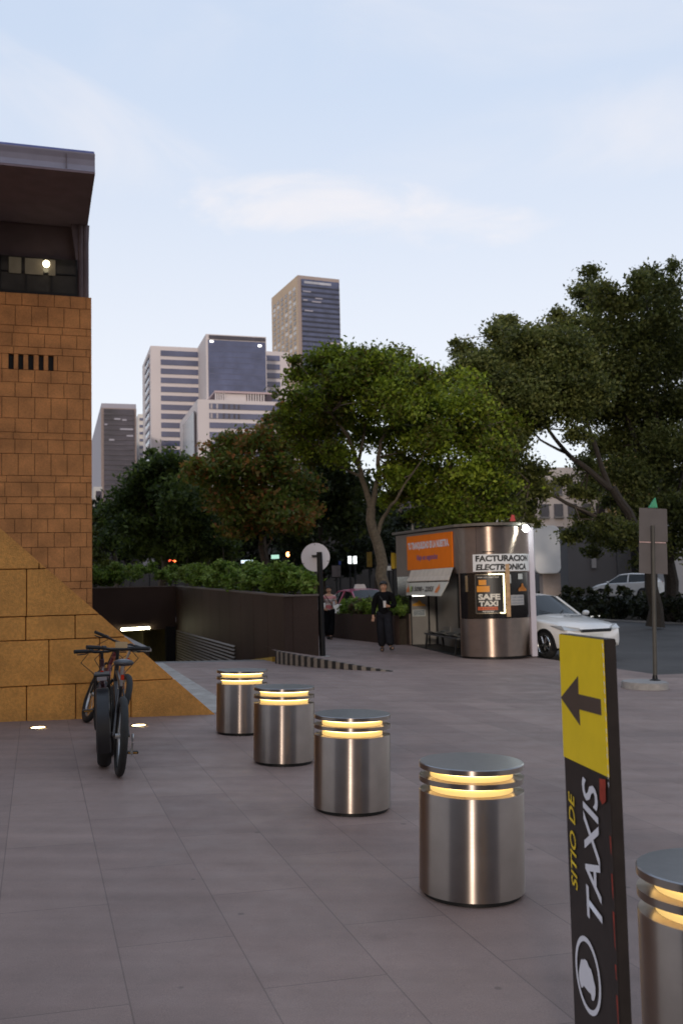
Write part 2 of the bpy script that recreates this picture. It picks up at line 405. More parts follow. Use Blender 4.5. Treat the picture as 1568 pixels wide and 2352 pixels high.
# raised pavement with its striped kerb
A_, B_ = (4.68, 19.75), (6.35, 17.45)
def kerb_pt(t):
    a = Vector((A_[0], A_[1])); c = Vector((5.15, 18.3)); b = Vector((B_[0], B_[1]))
    return a*(1-t)**2 + c*2*t*(1-t) + b*t*t
def ph(p): return .25*max(0, min(1, (B_[0]-p)/(B_[0]-A_[0])))
mb = MB(); n = 24; rows = []
for i in range(n+1):
    k = kerb_pt(i/n); p, q = k
    back = max(q+.01, 34.0) if p > RP1+.02 else 20.2
    row = []
    for j in range(13):
        qq = q + (back-q)*(j/12)**1.6
        row.append(mb.bm.verts.new(W3(p, qq, ph(p)+.007)))
    rows.append(row)
for i in range(n):
    for j in range(12): mb.bm.faces.new([rows[i][j], rows[i+1][j], rows[i+1][j+1], rows[i][j+1]])
struct(mb.build('raised_pavement', PAVE, smooth=True))
kroot = thing('striped_kerb', 'curved kerb painted in black and pale stripes where the pavement dips to the ramp', 'kerb', W3(*kerb_pt(.4)))
KY = mat('kerb_cream', (.21, .18, .15), .7, var=.2, scale=25); KB = mat('kerb_black', (.02, .02, .02), .6, var=.2)
NK = 33
for par, m in ((0, KB), (1, KY)):
    mb = MB()
    for i in range(NK):
        if i % 2 != par: continue
        sub = [kerb_pt(((i+s/2)/NK)**1.12) for s in range(3)]
        for s in range(2):
            a, b = sub[s], sub[s+1]
            ha, hb = ph(a.x)+.012, ph(b.x)+.012
            sh = .22          # stripes lean
            na = Vector((-.02, -.03, 0))
            A0, B0 = W3(a.x, a.y)+na, W3(b.x, b.y)+na
            mb.obox(A0 - ZZ*.03, B0-A0, -na*2.2, ZZ*((ha+hb)/2+.03))
    mb.build('black_stripes' if par == 0 else 'pale_stripes', m, kroot)
mb = MB()
for i in range(9):
    pass
mb.obox(W3(4.70, 20.2, -.05), E1*.22, E2*.0 + (W3(4.86, 23.0, -.32)-W3(4.78, 20.2, -.05)), ZZ*.15)
tag(mb.build('kerb_stone', mat('yellow_paint_worn', (.42, .28, .05), .7, var=.35, scale=14)), 'worn yellow kerb dropping along the foot of the dark ramp wall', 'kerb')

# ================================================================== DARK GRANITE PLANTER WALL AND RAMP
TOP0 = onp(648, 1366, RP1).z; TOP1 = onp(403, 1345, RP1).z
t = thing('granite_planter', 'long dark granite planter wall around the car ramp with a louvre panel', 'planter wall', W3(RP1, 20.2))
def wallslab(p0, q0, p1, q1, z0a, z0b, z1a, z1b, th):
    a, b = W3(p0, q0, 0, False), W3(p1, q1, 0, False); d = (b-a).normalized(); nn = Vector((d.y, -d.x, 0))*th
    return [[a+ZZ*z0a, a+nn+ZZ*z0a, a+nn+ZZ*z1a, a+ZZ*z1a], [b+ZZ*z0b, b+nn+ZZ*z0b, b+nn+ZZ*z1b, b+ZZ*z1b]]
mb = MB(); npan = 11
for i in range(npan):                      # granite panels with fine open joints
    f0, f1 = i/npan + .0006, (i+1)/npan - .0006
    qa, qb = 20.2+(RQ1-20.2)*f0, 20.2+(RQ1-20.2)*f1
    za, zb = TOP0+(TOP1-TOP0)*f0, TOP0+(TOP1-TOP0)*f1
    mb.loft(wallslab(RP1, qa, RP1, qb, -2.9, -2.9, za-.04, zb-.04, .2))
mb.build('side_wall', GRAN, t)
mb = MB(); mb.loft(wallslab(RP1-.015, 20.16, RP1-.015, RQ1, TOP0-.04, TOP1-.04, TOP0, TOP1, .24)); mb.build('coping', GRAN2, t)
RETP = 5.72
mb = MB(); mb.loft([[W3(RP1+.2, 20.2, .02), W3(RP1+.2, 20.2, TOP0-.04, False), W3(RP1+.2, 20.4, TOP0-.04, False), W3(RP1+.2, 20.4, .02)],
                    [W3(RETP, 20.2, .02), W3(RETP, 20.2, TOP0-.04, False), W3(RETP, 20.4, TOP0-.04, False), W3(RETP, 20.4, .02)]])
mb.build('end_wall', GRAN, t)
mb = MB(); mb.loft([[W3(RP1+.22, 20.18, TOP0-.04, False), W3(RP1+.22, 20.18, TOP0, False), W3(RP1+.22, 20.42, TOP0, False), W3(RP1+.22, 20.42, TOP0-.04, False)],
                    [W3(RETP+.02, 20.18, TOP0-.04, False), W3(RETP+.02, 20.18, TOP0, False), W3(RETP+.02, 20.42, TOP0, False), W3(RETP+.02, 20.42, TOP0-.04, False)]])
mb.build('end_coping', GRAN2, t)
mb = MB(); mb.loft(wallslab(RETP-.18, 20.42, RETP-.18, 40, -.3, -.3, TOP0, TOP1, .18)); mb.build('street_wall', GRAN, t)
LINT = .13
mb = MB(); mb.obox(W3(-12, RQ1, LINT, False), E1*(RP1+12-.01), E2*.3, ZZ*(TOP1-LINT-.04))
mb.obox(W3(-12, RQ1, -2.9, False), E1*(12+RP0-.3), E2*.3, ZZ*(2.9+LINT)); mb.build('back_wall', GRAN, t)
mb = MB(); mb.obox(W3(-12, RQ1-.02, TOP1-.04, False), E1*(RP1+12-.03), E2*.34, ZZ*.04); mb.build('back_coping', GRAN2, t)
mb = MB(); mb.obox(W3(RP1+.21, 20.45, TOP0-.25, False), E1*(RETP-RP1-.40), E2*(RQ1-20), ZZ*.12 + E2*.0)
mb.obox(W3(-12, RQ1+.34, TOP1-.25, False), E1*(12+RETP), E2*3, ZZ*.12); mb.build('soil_bed', SOIL, t)
# louvre panel
LA, LB = onp(541, 1483, RP1), onp(402, 1440, RP1); qa, qb = pq(LA.x, LA.y)[1], pq(LB.x, LB.y)[1]
mb = MB()
for i in range(26):
    z = (LA.z+LB.z)/2 - .045 - i*.095
    mb.prism([W3(RP1-.012, qa, z, False), W3(RP1-.055, qa, z-.035, False), W3(RP1-.048, qa, z-.05, False), W3(RP1-.012, qa, z-.022, False)], E2*(qb-qa))
mb.build('louvre_panel', mat('louvre_metal', (.20, .185, .17), .5, .3, var=.15, scale=5), t)
# tunnel
mb = MB(); o = 14
TUN = mat('tunnel_paint', (.42, .36, .15), .8, var=.2, scale=3)
mb.obox(W3(RP0-.3, RQ1+.31, LINT, False), E1*(RP1-RP0+.5), E2*o, ZZ*.2)
mb.obox(W3(RP0-.3, RQ1+.31, -2.9, False), E1*.3, E2*o, ZZ*3.03)
mb.obox(W3(RP1+.21, RQ1-.2, -2.9, False), E1*.2, E2*(o+.4), ZZ*3.03)
mb.obox(W3(RP0-.3, RQ1+.31+o, -2.9, False), E1*(RP1-RP0+.7), E2*.2, ZZ*3.2)
mb.build('tunnel', TUN, t)
mb = MB(); mb.obox(W3(RP1-.42, RQ1-.28, -2.7, False), E1*.36, E2*.26, ZZ*(2.7+LINT+.1)); mb.build('column', BLACK, t)
lt = thing('strip_light', 'glowing fluorescent strip light at the mouth of the dark car ramp', 'light')
a_, b_ = onq(279, 1446, RQ1-.15), onq(344, 1442, RQ1-.15)
mb = MB(); mb.tube([a_, b_], .045, 10); mb.build('tube', mat('tube_glow', (.9, .9, .7), .5, var=0, emit=(1, .93, .62), estr=9), lt, smooth=True)
mb = MB(); mb.obox(a_ + ZZ*.05 - E2*.05, b_-a_, E2*.12, ZZ*.05); mb.build('housing', CONC, lt)
# low wall on the left of the ramp
mb = MB(); ww = thing('ramp_wall', 'low dark wall with a pale cap on the left of the car ramp', 'wall', W3(2.1, 21))
mb.obox(W3(1.95, 21, -2.8, False), E1*.30, E2*16, ZZ*3.11); mb.build('wall', GRAN, ww)
mb = MB(); mb.obox(W3(1.93, 20.97, .31, False), E1*.36, E2*16, ZZ*.06); mb.build('cap', CONC, ww)

# ================================================================== STONE BUTTRESS
BQ = 12.2
KS = .92; PR = 2.10
bt = thing('stone_buttress', 'sloping orange stone buttress of large rough blocks behind the bicycles', 'buttress', W3(PR, BQ))
zb0 = gz(*xy(PR, BQ))
def prz(z): return PR - (z-zb0)/KS
mb = MB(); mb.prism([W3(PR-.02, BQ+.05, zb0-.3, False), W3(-7, BQ+.05, zb0-.3, False), W3(-7, BQ+.05, zb0+KS*(PR+7), False), W3(PR-.02, BQ+.05, zb0, False)], E2*9)
mb.build('core', MORTAR, bt)
def clip_poly(rect):
    """cut a (p, z) rectangle by the sloping edge p < prz(z)"""
    outp = []
    f = lambda c: prz(c[1]) - c[0]
    for i in range(len(rect)):
        a, b = rect[i], rect[(i+1) % len(rect)]; fa, fb = f(a), f(b)
        if fa >= 0: outp.append(a)
        if fa*fb < 0:
            s = fa/(fa-fb); outp.append((a[0]+(b[0]-a[0])*s, a[1]+(b[1]-a[1])*s))
    return outp
zz = lambda v: onq(200, v, BQ).z
levels = [zb0-.25, zz(1569), zz(1466), zz(1412), zz(1305), zz(1305)+.95, 4.2, 5.4]
joints = [[62, 174, 300], [113, 229], [173, 60], [61.5, 300], [90, -40], [30, -60], [-40], []]
pu = lambda u, v=1450: pq(*onq(u, v, BQ).xy)[0]
mb = MB()
for i in range(len(levels)-1):
    js = sorted([-7] + [pu(u) for u in joints[i]] + [PR+.5])
    extra = [-2.2-.9*k for k in range(5)]; js = sorted(js + [e for e in extra if e < min(js[1:])-.5])
    for a, b in zip(js, js[1:]):
        g = .0045
        poly = clip_poly([(a+g, levels[i]+g), (b-g, levels[i]+g), (b-g, levels[i+1]-g), (a+g, levels[i+1]-g)])
        if len(poly) >= 3:
            dq = random.uniform(-.008, .008)
            mb.prism([W3(p, BQ-.02+dq, z, False) for p, z in poly], E2*.12)
mb.build('stone_facing', STONE2, bt, bevel=.006)
# slope slabs that cap the buttress
mb = MB(); mb.prism([W3(PR, BQ+.1, zb0-.01, False), W3(PR-.06, BQ+.1, zb0-.02, False), W3(-7, BQ+.1, zb0+KS*(PR+7)-.05, False), W3(-7, BQ+.1, zb0+KS*(PR+7)+.02, False)], E2*8.9)
mb.build('slope_capping', STONE2, bt)

# ================================================================== STONE TOWER WITH ROOF TERRACE
TQ = 30.9
tp = pq(*onq(212, 1050, TQ).xy)[0]
tw = thing('stone_building', 'orange stone building with a dark overhanging roof and glazed terrace', 'building', W3(tp, TQ))
vs = [680, 708, 754, 771, 802, 819, 854, 883, 917, 965, 997, 1013, 1045.5, 1095.5, 1111, 1144, 1160, 1194, 1226, 1259.6, 1307, 1339, 1356, 1390, 1422, 1455, 1500]
TZ = [onq(120, v-2, TQ).z for v in vs]; TZ.append(-.4)
ztop = TZ[0]
mb = MB(); mb.obox(W3(-9, TQ+.12, -.4, False), E1*(tp+9-.02), E2*9, ZZ*(ztop+.4-.02)); mb.build('core', MORTAR, tw)
mb = MB(); bw_ = 34*30.5/FPX*1.03
ups = lambda u: pq(*onq(u, 836, TQ).xy)[0]
slots = [(20.5, 32), (43, 54), (66, 77.5), (90, 100.5), (112, 123.5)]
for i in range(len(TZ)-1):
    z1, z0 = TZ[i], TZ[i+1]; g = .011
    thin = (z1-z0) < .3
    width = bw_*(1.5 if thin else 1.0)
    off = (i % 2)*.5*bw_ + random.choice((0, 0, .5))*bw_*.5
    g = .016; xs = [tp]; x = tp - bw_*.35 - off*.8
    while x > -8.6: xs.append(x); x -= width
    xs.append(-9); xs = xs[::-1]
    if abs(vs[min(i, len(vs)-1)]-819) < 1:
        s0 = ups(slots[0][0]); xs = [-9, -8.2, -7, -6.2, s0-.2]
        segs = list(zip(xs, xs[1:])); prev = s0-.2
        for a, b in slots: segs.append((prev, ups(a))); prev = ups(b)
        segs += [(prev, prev+.12), (prev+.12, prev+.12+bw_), (prev+.12+bw_, prev+.12+2*bw_), (prev+.12+2*bw_, tp)]
    else: segs = list(zip(xs, xs[1:]))
    for a, b in segs:
        if b-a < .04: continue
        dq = random.uniform(-.006, .006)
        mb.obox(W3(a+g*.5, TQ+dq, z0+g, False), E1*(b-a-g), E2*.14, ZZ*(z1-z0-g))
mb.build('stone_facing', STONE, tw)
mb = MB(); mb.obox(W3(tp-.16, TQ+.16, -.4, False), E1*.16, E2*8.6, ZZ*(ztop+.4)); mb.build('side_facing', STONE, tw)
z819 = TZ[5]; z850 = TZ[6]
for a, b in slots:
    mb = MB(); mb.obox(W3(ups(a)+.005, TQ+.07, z850+.03, False), E1*(ups(b)-ups(a)-.01), E2*.06, ZZ*(z819-z850-.06)); mb.build('vent_slot', DARK, tw)
# terrace
zs = onq(197, 521, TQ+.4).z                        # soffit level
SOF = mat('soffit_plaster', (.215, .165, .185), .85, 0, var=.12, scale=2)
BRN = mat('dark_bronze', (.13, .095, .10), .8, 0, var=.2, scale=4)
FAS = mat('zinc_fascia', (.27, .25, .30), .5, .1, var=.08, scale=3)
YF = None
def solve_front(u, v, z):
    d = ray(u, v); Y = (z-CAM_H)/d.z; return Vector((d.x*Y, Y, z))
F0 = solve_front(219, 400, zs); pf, qf = pq(F0.x, F0.y)
pwall = pq(*onq(186, 560, TQ+.4).xy)[0]
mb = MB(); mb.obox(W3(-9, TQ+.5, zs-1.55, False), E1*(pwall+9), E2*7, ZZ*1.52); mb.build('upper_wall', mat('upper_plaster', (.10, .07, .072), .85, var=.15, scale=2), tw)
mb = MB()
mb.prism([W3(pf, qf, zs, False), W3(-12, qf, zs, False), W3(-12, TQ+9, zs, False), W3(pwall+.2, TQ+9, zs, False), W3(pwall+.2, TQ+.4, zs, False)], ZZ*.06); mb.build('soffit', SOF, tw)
# fascia with a concave profile
fz = solve_front(217, 357, 1).z
dz = (F0 - Vector((0, 0, CAM_H))); hF = onq(217, 357, qf).z - zs
prof = [(0, 0), (.03, .04), (.07, hF*.35), (.06, hF*.65), (.02, hF*.93), (.02, hF), (.5, hF), (.5, .02)]
mb = MB(); mb.prism([W3(pf, qf+a, zs+.065+b, False) for a, b in prof], -E1*(pf+12)); mb.build('fascia', FAS, tw)
mb = MB(); mb.prism([W3(pf-a, qf+.52, zs+.065+b, False) for a, b in prof], E2*9); mb.build('side_fascia', FAS, tw)
mb = MB(); mb.obox(W3(-12, qf+.05, zs+.07+hF, False), E1*(12+pf-.02), E2*9.5, ZZ*.06); mb.build('roof_edge', mat('blue_flashing', (.13, .17, .42), .4, .2, var=.1), tw)
mb = MB(); k0 = pq(*onq(152, 380, qf).xy)[0]; mb.obox(W3(k0, qf+.0, zs+.1, False), E1*.02, E2*.03, ZZ*(hF-.12)); mb.build('fascia_joint', BRN, tw)
# glazing band
pg1 = pq(*onq(178, 640, TQ+.2).xy)[0]; zg1 = onq(90, 592, TQ+.2).z; zg0 = ztop+.10
mb = MB(); mb.obox(W3(-9, TQ+.2, zg0, False), E1*(pg1+9), E2*.03, ZZ*(zg1-zg0)); gl = mb.build('glazing', mat('terrace_glass', (.035, .033, .03), .12, var=.3, scale=2, spec=.5), tw)
mb = MB()
for k in range(16):
    x = pg1-.05-k*.75; mb.obox(W3(x, TQ+.165, zg0, False), E1*.05, E2*.03, ZZ*(zg1-zg0))
mb.obox(W3(-9, TQ+.16, zg0+.55*(zg1-zg0), False), E1*(pg1+9), E2*.04, ZZ*.04); mb.build('mullions', BLACK, gl)
mb = MB(); mb.obox(W3(-9, TQ+.02, ztop-.02, False), E1*(pg1+9), E2*.3, ZZ*.12); mb.build('ledge', BLACK, tw)
LITW = mat('lit_room', (.10, .085, .07), .8, var=.5, scale=1.2, emit=(1, .80, .5), estr=.014)
for k, (ua, ub) in enumerate(((21, 66*.75), (58, 100), (112, 128))):
    a, b = pq(*onq(ua, 620, TQ+.14).xy)[0], pq(*onq(ub, 620, TQ+.14).xy)[0]
    mb = MB(); mb.obox(W3(a, TQ+.155, zg1-.55, False), E1*(b-a), E2*.02, ZZ*.5); mb.build('window', LITW, tw)
for ua in (186, 197):
    a = onq(ua, 600, TQ+.3); pa = pq(a.x, a.y)[0]
    mb = MB(); mb.tube([W3(pa, TQ+.3, ztop-.02, False), W3(pa, TQ+.3, zs, False)], [.10, .10], 10)
    mb.prism([W3(pa-.09, TQ+.25, ztop+.9, False), W3(pa+.06, TQ+.25, ztop+.9, False), W3(pa+.12, TQ+.25, zs, False), W3(pa-.3, TQ+.25, zs, False)], E2*.12); mb.build('column', BRN, tw)
lp = onq(107, 606, TQ-.05)
mb = MB(); mb.ball(lp, (.105, .105, .11), 10); g_ = mb.build('globe_lamp', mat('globe_glow', (.9, .85, .7), .4, var=0, emit=(1, .86, .55), estr=3.0), None, smooth=True)
tag(g_, 'glowing round globe lamp on the terrace of the stone building', 'lamp')

# ================================================================== FAR BUILDINGS
def block(name, label, Y, uc, vt, ul, ur, th, wall, group=None, wallname='wall', base=-1.0, parent=None, depth=None):
    C = P(uc, vt, Y); th = R_(th); c, s = math.cos(th), math.sin(th)
    kr = ray(ur, vt).x; kl = ray(ul if ul is not None else uc-5, vt).x
    w1 = (kr*C.y - C.x)/(c - kr*s); w2 = (C.x - kl*C.y)/(s + kl*c) if depth is None else depth
    f1, f2 = Vector((c, s, 0)), Vector((-s, c, 0)); O = Vector((C.x, C.y, base))
    t = parent or thing(name, label, 'building', O, 0, group)
    mb = MB(); mb.obox(O, f1*w1, f2*w2, ZZ*(C.z-base)); mb.build(wallname, wall, t)
    return dict(t=t, O=O, f1=f1, f2=f2, w1=w1, w2=w2, zt=C.z, Y=Y, uc=uc, C=C)
def zat(B, v): return P(B['uc'], v, B['Y']).z
def along(B, u, v=800):
    """distance along the front face seen at u"""
    k = ray(u, v).x; C = B['C']; return (k*C.y - C.x)/(B['f1'].x - k*B['f1'].y)
def along_left(B, u, v=800):
    k = ray(u, v).x; C = B['C']; return (C.x - k*C.y)/(-B['f2'].x + k*B['f2'].y)
def pane(B, a, b, z0, z1, m, name='window', left=False, proud=.12, dep=.3, parent=None):
    f, nn = (B['f2'], -B['f1']) if left else (B['f1'], -B['f2'])
    o = Vector((B['C'].x, B['C'].y, z0)) + f*a + nn*proud
    mb = MB(); mb.obox(o, f*(b-a), -nn*dep, ZZ*(z1-z0)); return mb.build(name, m, parent or B['t'])
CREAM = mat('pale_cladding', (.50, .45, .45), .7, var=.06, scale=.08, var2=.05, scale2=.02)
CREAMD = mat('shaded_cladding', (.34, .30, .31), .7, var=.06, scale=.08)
BLUEG = mat('blue_glass', (.075, .085, .15), .14, var=.35, scale=.12, spec=.6)
BLUEG2 = mat('curtain_glass', (.065, .078, .145), .16, var=.3, scale=.35, spec=.5)
BROWN = mat('brown_glass', (.045, .04, .055), .18, var=.6, scale=.22, spec=.5)
TAN = mat('tan_cladding', (.45, .335, .235), .7, var=.08, scale=.1)
GREYW = mat('grey_cladding', (.30, .285, .33), .7, var=.05, scale=.05)

# midrise office: long block with strip windows
B1 = block('office_block', 'pale office block with rows of strip windows and a tall blue glass centre', 205, 346, 794, 327, 662, 16.5, CREAM)
for k in range(15):
    v0 = 602.9 + (506 + 51.5*k)/2.482 - 3
    z1, z0 = zat(B1, v0), zat(B1, v0+12.6)
    pane(B1, along(B1, 369), along(B1, 474), z0, z1, BLUEG, 'strip_window')
    if k < 8: pane(B1, along(B1, 600), along(B1, 642), z0, z1, BLUEG, 'strip_window')
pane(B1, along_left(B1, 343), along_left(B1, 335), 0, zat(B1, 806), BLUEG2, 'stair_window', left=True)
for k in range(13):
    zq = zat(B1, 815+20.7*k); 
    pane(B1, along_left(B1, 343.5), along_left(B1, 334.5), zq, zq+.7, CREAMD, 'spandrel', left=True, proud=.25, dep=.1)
B1c = block('centre', '', 197, 473, 767, 452, 611, 16.5, CREAM, parent=B1['t'], wallname='centre_tower')
pane(B1c, along(B1c, 478), along(B1c, 609.5), 0, zat(B1c, 780), BLUEG2, 'curtain_wall')
pane(B1c, along(B1c, 480), along(B1c, 609.5), zat(B1c, 778), zat(B1c, 769.5), BROWN, 'roof_recess', proud=.2)
for k in range(9):
    zq = zat(B1c, 793+13*k); pane(B1c, along(B1c, 478), along(B1c, 609.5), zq, zq+.12, BLUEG, 'floor_line', proud=.16, dep=.1)
GLOW = mat('lamp_glow_white', (.9, .9, .85), .4, var=0, emit=(1, .95, .85), estr=2.0)
for u_, v_ in ((486, 788), (596, 793)):
    pane(B1c, along(B1c, u_-3.5), along(B1c, u_+3.5), zat(B1c, v_-2), zat(B1c, v_-6), GLOW, 'roof_light', proud=.35, dep=.1)
# lower block in front
B2 = block('office_annex', 'lower pale office building with a roof pergola in front of the blue glass block', 170, 454, 917, 413, 690, 16.5, CREAM)
for k in range(7):
    v0 = 602.9 + (806 + 54.5*k)/2.482 - 2
    fr = pane(B2, along(B2, 479), along(B2, 690), zat(B2, v0+13), zat(B2, v0), BLUEG, 'strip_window')
    if k < 2:
        for j, uu in enumerate((484, 497, 512, 524, 536, 546)):
            pane(B2, along(B2, uu-2), along(B2, uu+2), zat(B2, v0+12.5), zat(B2, v0+1), BROWN if j > 1 else CREAMD, 'blind_highlight', proud=.2, dep=.1, parent=fr)
pane(B2, along_left(B2, 450), along_left(B2, 424), 0, zat(B2, 941), BROWN, 'side_glass', left=True, proud=.5)
pr = Vector((B2['C'].x, B2['C'].y, B2['zt']))
pa, pb = along(B2, 494), along(B2, 640); hp = zat(B2, 893)-B2['zt']
PINKC = mat('pink_cladding', (.40, .30, .31), .7, var=.06)
mb = MB(); mb.obox(pr + B2['f1']*pa + B2['f2']*1 + ZZ*(hp*.82), B2['f1']*(pb-pa), B2['f2']*14, ZZ*hp*.18); mb.build('pergola_roof', PINKC, B2['t'])
mb = MB(); mb.obox(pr + B2['f1']*along(B2, 519) + B2['f2']*1.5, B2['f1']*(along(B2, 568)-along(B2, 519)), B2['f2']*8, ZZ*hp*.82); mb.build('pergola_room', CREAM, B2['t'])
for u_ in list(range(496, 519, 5)) + list(range(570, 612, 6)):
    mb = MB(); mb.obox(pr + B2['f1']*along(B2, u_) + B2['f2']*1.2, B2['f1']*.22, B2['f2']*.5, ZZ*hp*.82); mb.build('pergola_post', CREAM, B2['t'])
# tall tower
B3 = block('tall_tower', 'tallest slim tower with a tan stone side and blue glass front', 330, 683, 632, 622.5, 778, 22.5, TAN)
a0, a1 = along(B3, 690, 640), along(B3, 776, 640)
FRM = mat('frame_cladding', (.30, .24, .22), .7, var=.06)
pane(B3, 0, B3['w1'], 0, zat(B3, 632)-.05, FRM, 'front_frame', proud=.3, dep=.25)
pane(B3, a0, a1, 0, zat(B3, 641), BLUEG2, 'curtain_wall', proud=.8, dep=.4)
pane(B3, a0+1, a1-3, zat(B3, 651), zat(B3, 645.5), mat('sky_louvre', (.36, .36, .40), .4, .2, var=.5, scale=.3), 'top_louvre', proud=.95, dep=.1)
for k in range(18):
    zq = zat(B3, 660+11.4*k); pane(B3, a0, a1, zq, zq+.55, mat('spandrel_dark', (.03, .032, .05), .3, var=.3, scale=.4), 'spandrel', proud=1.0, dep=.25)
for k, (ua, ub, vv, m_) in enumerate(((745, 775, 783, CREAM), (694, 712, 668, GREYW), (722, 738, 682, GREYW), (694, 704, 688, GREYW), (714, 735, 690, GREYW), (697, 716, 712, GREYW))):
    pane(B3, along(B3, ua, 700), along(B3, ub, 700), zat(B3, vv+3), zat(B3, vv), m_, 'lit_pane', proud=1.05, dep=.1)
WGL = mat('tan_window', (.17, .14, .13), .2, var=.5, scale=.15, spec=.5); WG2 = mat('pale_window', (.42, .41, .42), .2, var=.3, scale=.2)
ncol = 6; l0, l1 = 1.2, B3['w2']-1.2
for k in range(22):
    for j in range(ncol):
        if len([c for c in B3['t'].children if c.name.startswith('window')]) >= 98: break
        wz = zat(B3, 655+11.4*k); a = l0 + (l1-l0)*(j+.22)/ncol
        pane(B3, a, a+(l1-l0)/ncol*.55, wz-1.05, wz+.1, WG2 if random.random() < .3 else WGL, 'window', left=True, proud=.1, dep=.3)
# dark glass building on the left
B4 = block('dark_office', 'dark brown glass office with a blank grey side wall beside the stone building', 150, 233.5, 926, 200, 313, 16.5, GREYW)
zt4 = zat(B4, 926)
pane(B4, -.1, B4['w1'], 0, zt4-.8, mat('bronze_frame', (.22, .17, .16), .6, var=.1), 'front_frame', proud=.5)
pane(B4, .3, along(B4, 306), 0, zat(B4, 941), BROWN, 'curtain_wall', proud=.9, dep=.3)
for k in range(17):
    zq = zat(B4, 955+11.5*k); pane(B4, .3, along(B4, 306), zq, zq+.28, mat('bronze_line', (.05, .043, .055), .4, var=.4, scale=.5), 'floor_line', proud=1.0, dep=.15)
for (ua, ub, vv) in ((262, 276, 962), (280, 290, 964), (275, 305, 985), (290, 305, 1000), (240, 246, 975), (250, 262, 1010)):
    pane(B4, along(B4, ua, 960), along(B4, ub, 960), zat(B4, vv+4), zat(B4, vv), GREYW, 'blind_highlight', proud=1.05, dep=.1)  # highlights on the glass, put in as pale strips
# thin white building
B5 = block('white_slab', 'narrow pale slab building glimpsed between the dark office and the office block', 185, 318, 951, 314, 329, 16.5, mat('white_cladding', (.52, .49, .46), .7, var=.06, scale=.1), depth=12)
for k in range(13): pane(B5, .2, .9, zat(B5, 966+16*k), zat(B5, 960+16*k), BLUEG, 'window')
B6 = block('pale_annex', 'small pale building under the blank grey wall beside the stone building', 120, 215, 1118, 205, 235, 16.5, mat('pale_plaster', (.42, .41, .40), .8, var=.1, scale=.3), depth=8)
pane(B6, .3, 1.0, zat(B6, 1150), zat(B6, 1128), BROWN, 'window')

# right hand street side behind the ficus trees
def facade(name, label, Y, u0, u1, vt, m, th=-40, depth=8, base=-.2):
    return block(name, label, Y, u0, vt, None, u1, th, m, depth=depth, base=base)
block_none = None
GREYF = mat('grey_facade', (.09, .085, .085), .7, var=.15, scale=.4)
R1 = block('grey_shop', 'low dark grey shop front behind the white hatchback', 66, 1300, 1213, 1299.8, 1500, 4, GREYF, depth=9, base=.3)
pane(R1, along(R1, 1447, 1250), along(R1, 1490, 1250), .3, zat(R1, 1247), DARK, 'doorway')
pane(R1, along(R1, 1449, 1250), along(R1, 1487, 1250), zat(R1, 1238), zat(R1, 1216), WHITEP, 'awning', proud=.7, dep=.6)
pane(R1, along(R1, 1356, 1290), along(R1, 1366, 1290), zat(R1, 1306), zat(R1, 1266), CONC, 'notice_board', proud=.2)
pane(R1, along(R1, 1415, 1290), along(R1, 1440, 1290), .5, zat(R1, 1230), mat('grey_shutter', (.06, .06, .062), .5, var=.1), 'shutter')
R2 = block('cream_apartments', 'cream apartment building glimpsed through the right ficus crown', 82, 1190, 1075, 1189.8, 1420, 4, mat('cream_plaster', (.62, .54, .48), .8, var=.1, scale=.3), depth=10, base=0)
for r in range(5):
    for c_ in range(7):
        z = R2['zt']-1.2-r*1.9; a = .5+c_*R2['w1']/7.2
        if z > 1: f_ = pane(R2, a, a+.75, z-1.05, z, BROWN, 'window'); pane(R2, a-.05, a+.8, z-1.2, z-1.08, CONC, 'sill', proud=.25, dep=.35, parent=f_)
R3 = block('ochre_building', 'ochre and brick coloured building behind the right ficus trunk', 78, 1432, 1040, 1431.8, 1545, 4, mat('ochre_plaster', (.40, .26, .10), .8, var=.25, scale=.5), depth=10, base=0)
for r in range(5):
    z = R3['zt']-1.5-r*2.0
    for c_ in range(3):
        a = .5+c_*R3['w1']/3.2; pane(R3, a, a+.8, z-1.1, z, BROWN, 'window')
R4 = block('white_house', 'white plastered building at the right edge behind the sign', 62, 1538, 1180, 1537.8, 1700, 4, mat('white_plaster', (.42, .40, .39), .8, var=.1, scale=.3), depth=8, base=0)
pane(R4, 1.2, 2.2, .6, 2.4, BROWN, 'door')
# rounded white box on a pilaster
t = thing('sign_box', 'white box with rounded corners on a beige pier behind the kiosk', 'sign box', P(1235, 1330, 52))
a0 = P(1225, 1208, 52); a1 = P(1288, 1317, 52); r = .35; pts = []
for cx, cz, st in ((a1.x-r, a0.z-r, 0), (a0.x+r, a0.z-r, 90), (a0.x+r, a1.z+r, 180), (a1.x-r, a1.z+r, 270)):
    for k in range(6): an = R_(st + 90*k/5); pts.append((cx+r*math.cos(an), 52, cz+r*math.sin(an)))
mb = MB(); mb.prism(pts, (0, 1.2, 0)); mb.build('box', mat('white_panel', (.80, .78, .76), .6, var=.05, scale=1), t, bevel=.03)
b0 = P(1246, 1340, 52.2); b1 = P(1286, 1317, 52.2)
mb = MB(); mb.obox((b0.x, 52.2, -.2), (b1.x-b0.x, 0, 0), (0, .9, 0), (0, 0, b1.z+.2)); mb.build('pier', mat('beige_plaster', (.34, .27, .23), .8, var=.1), t)

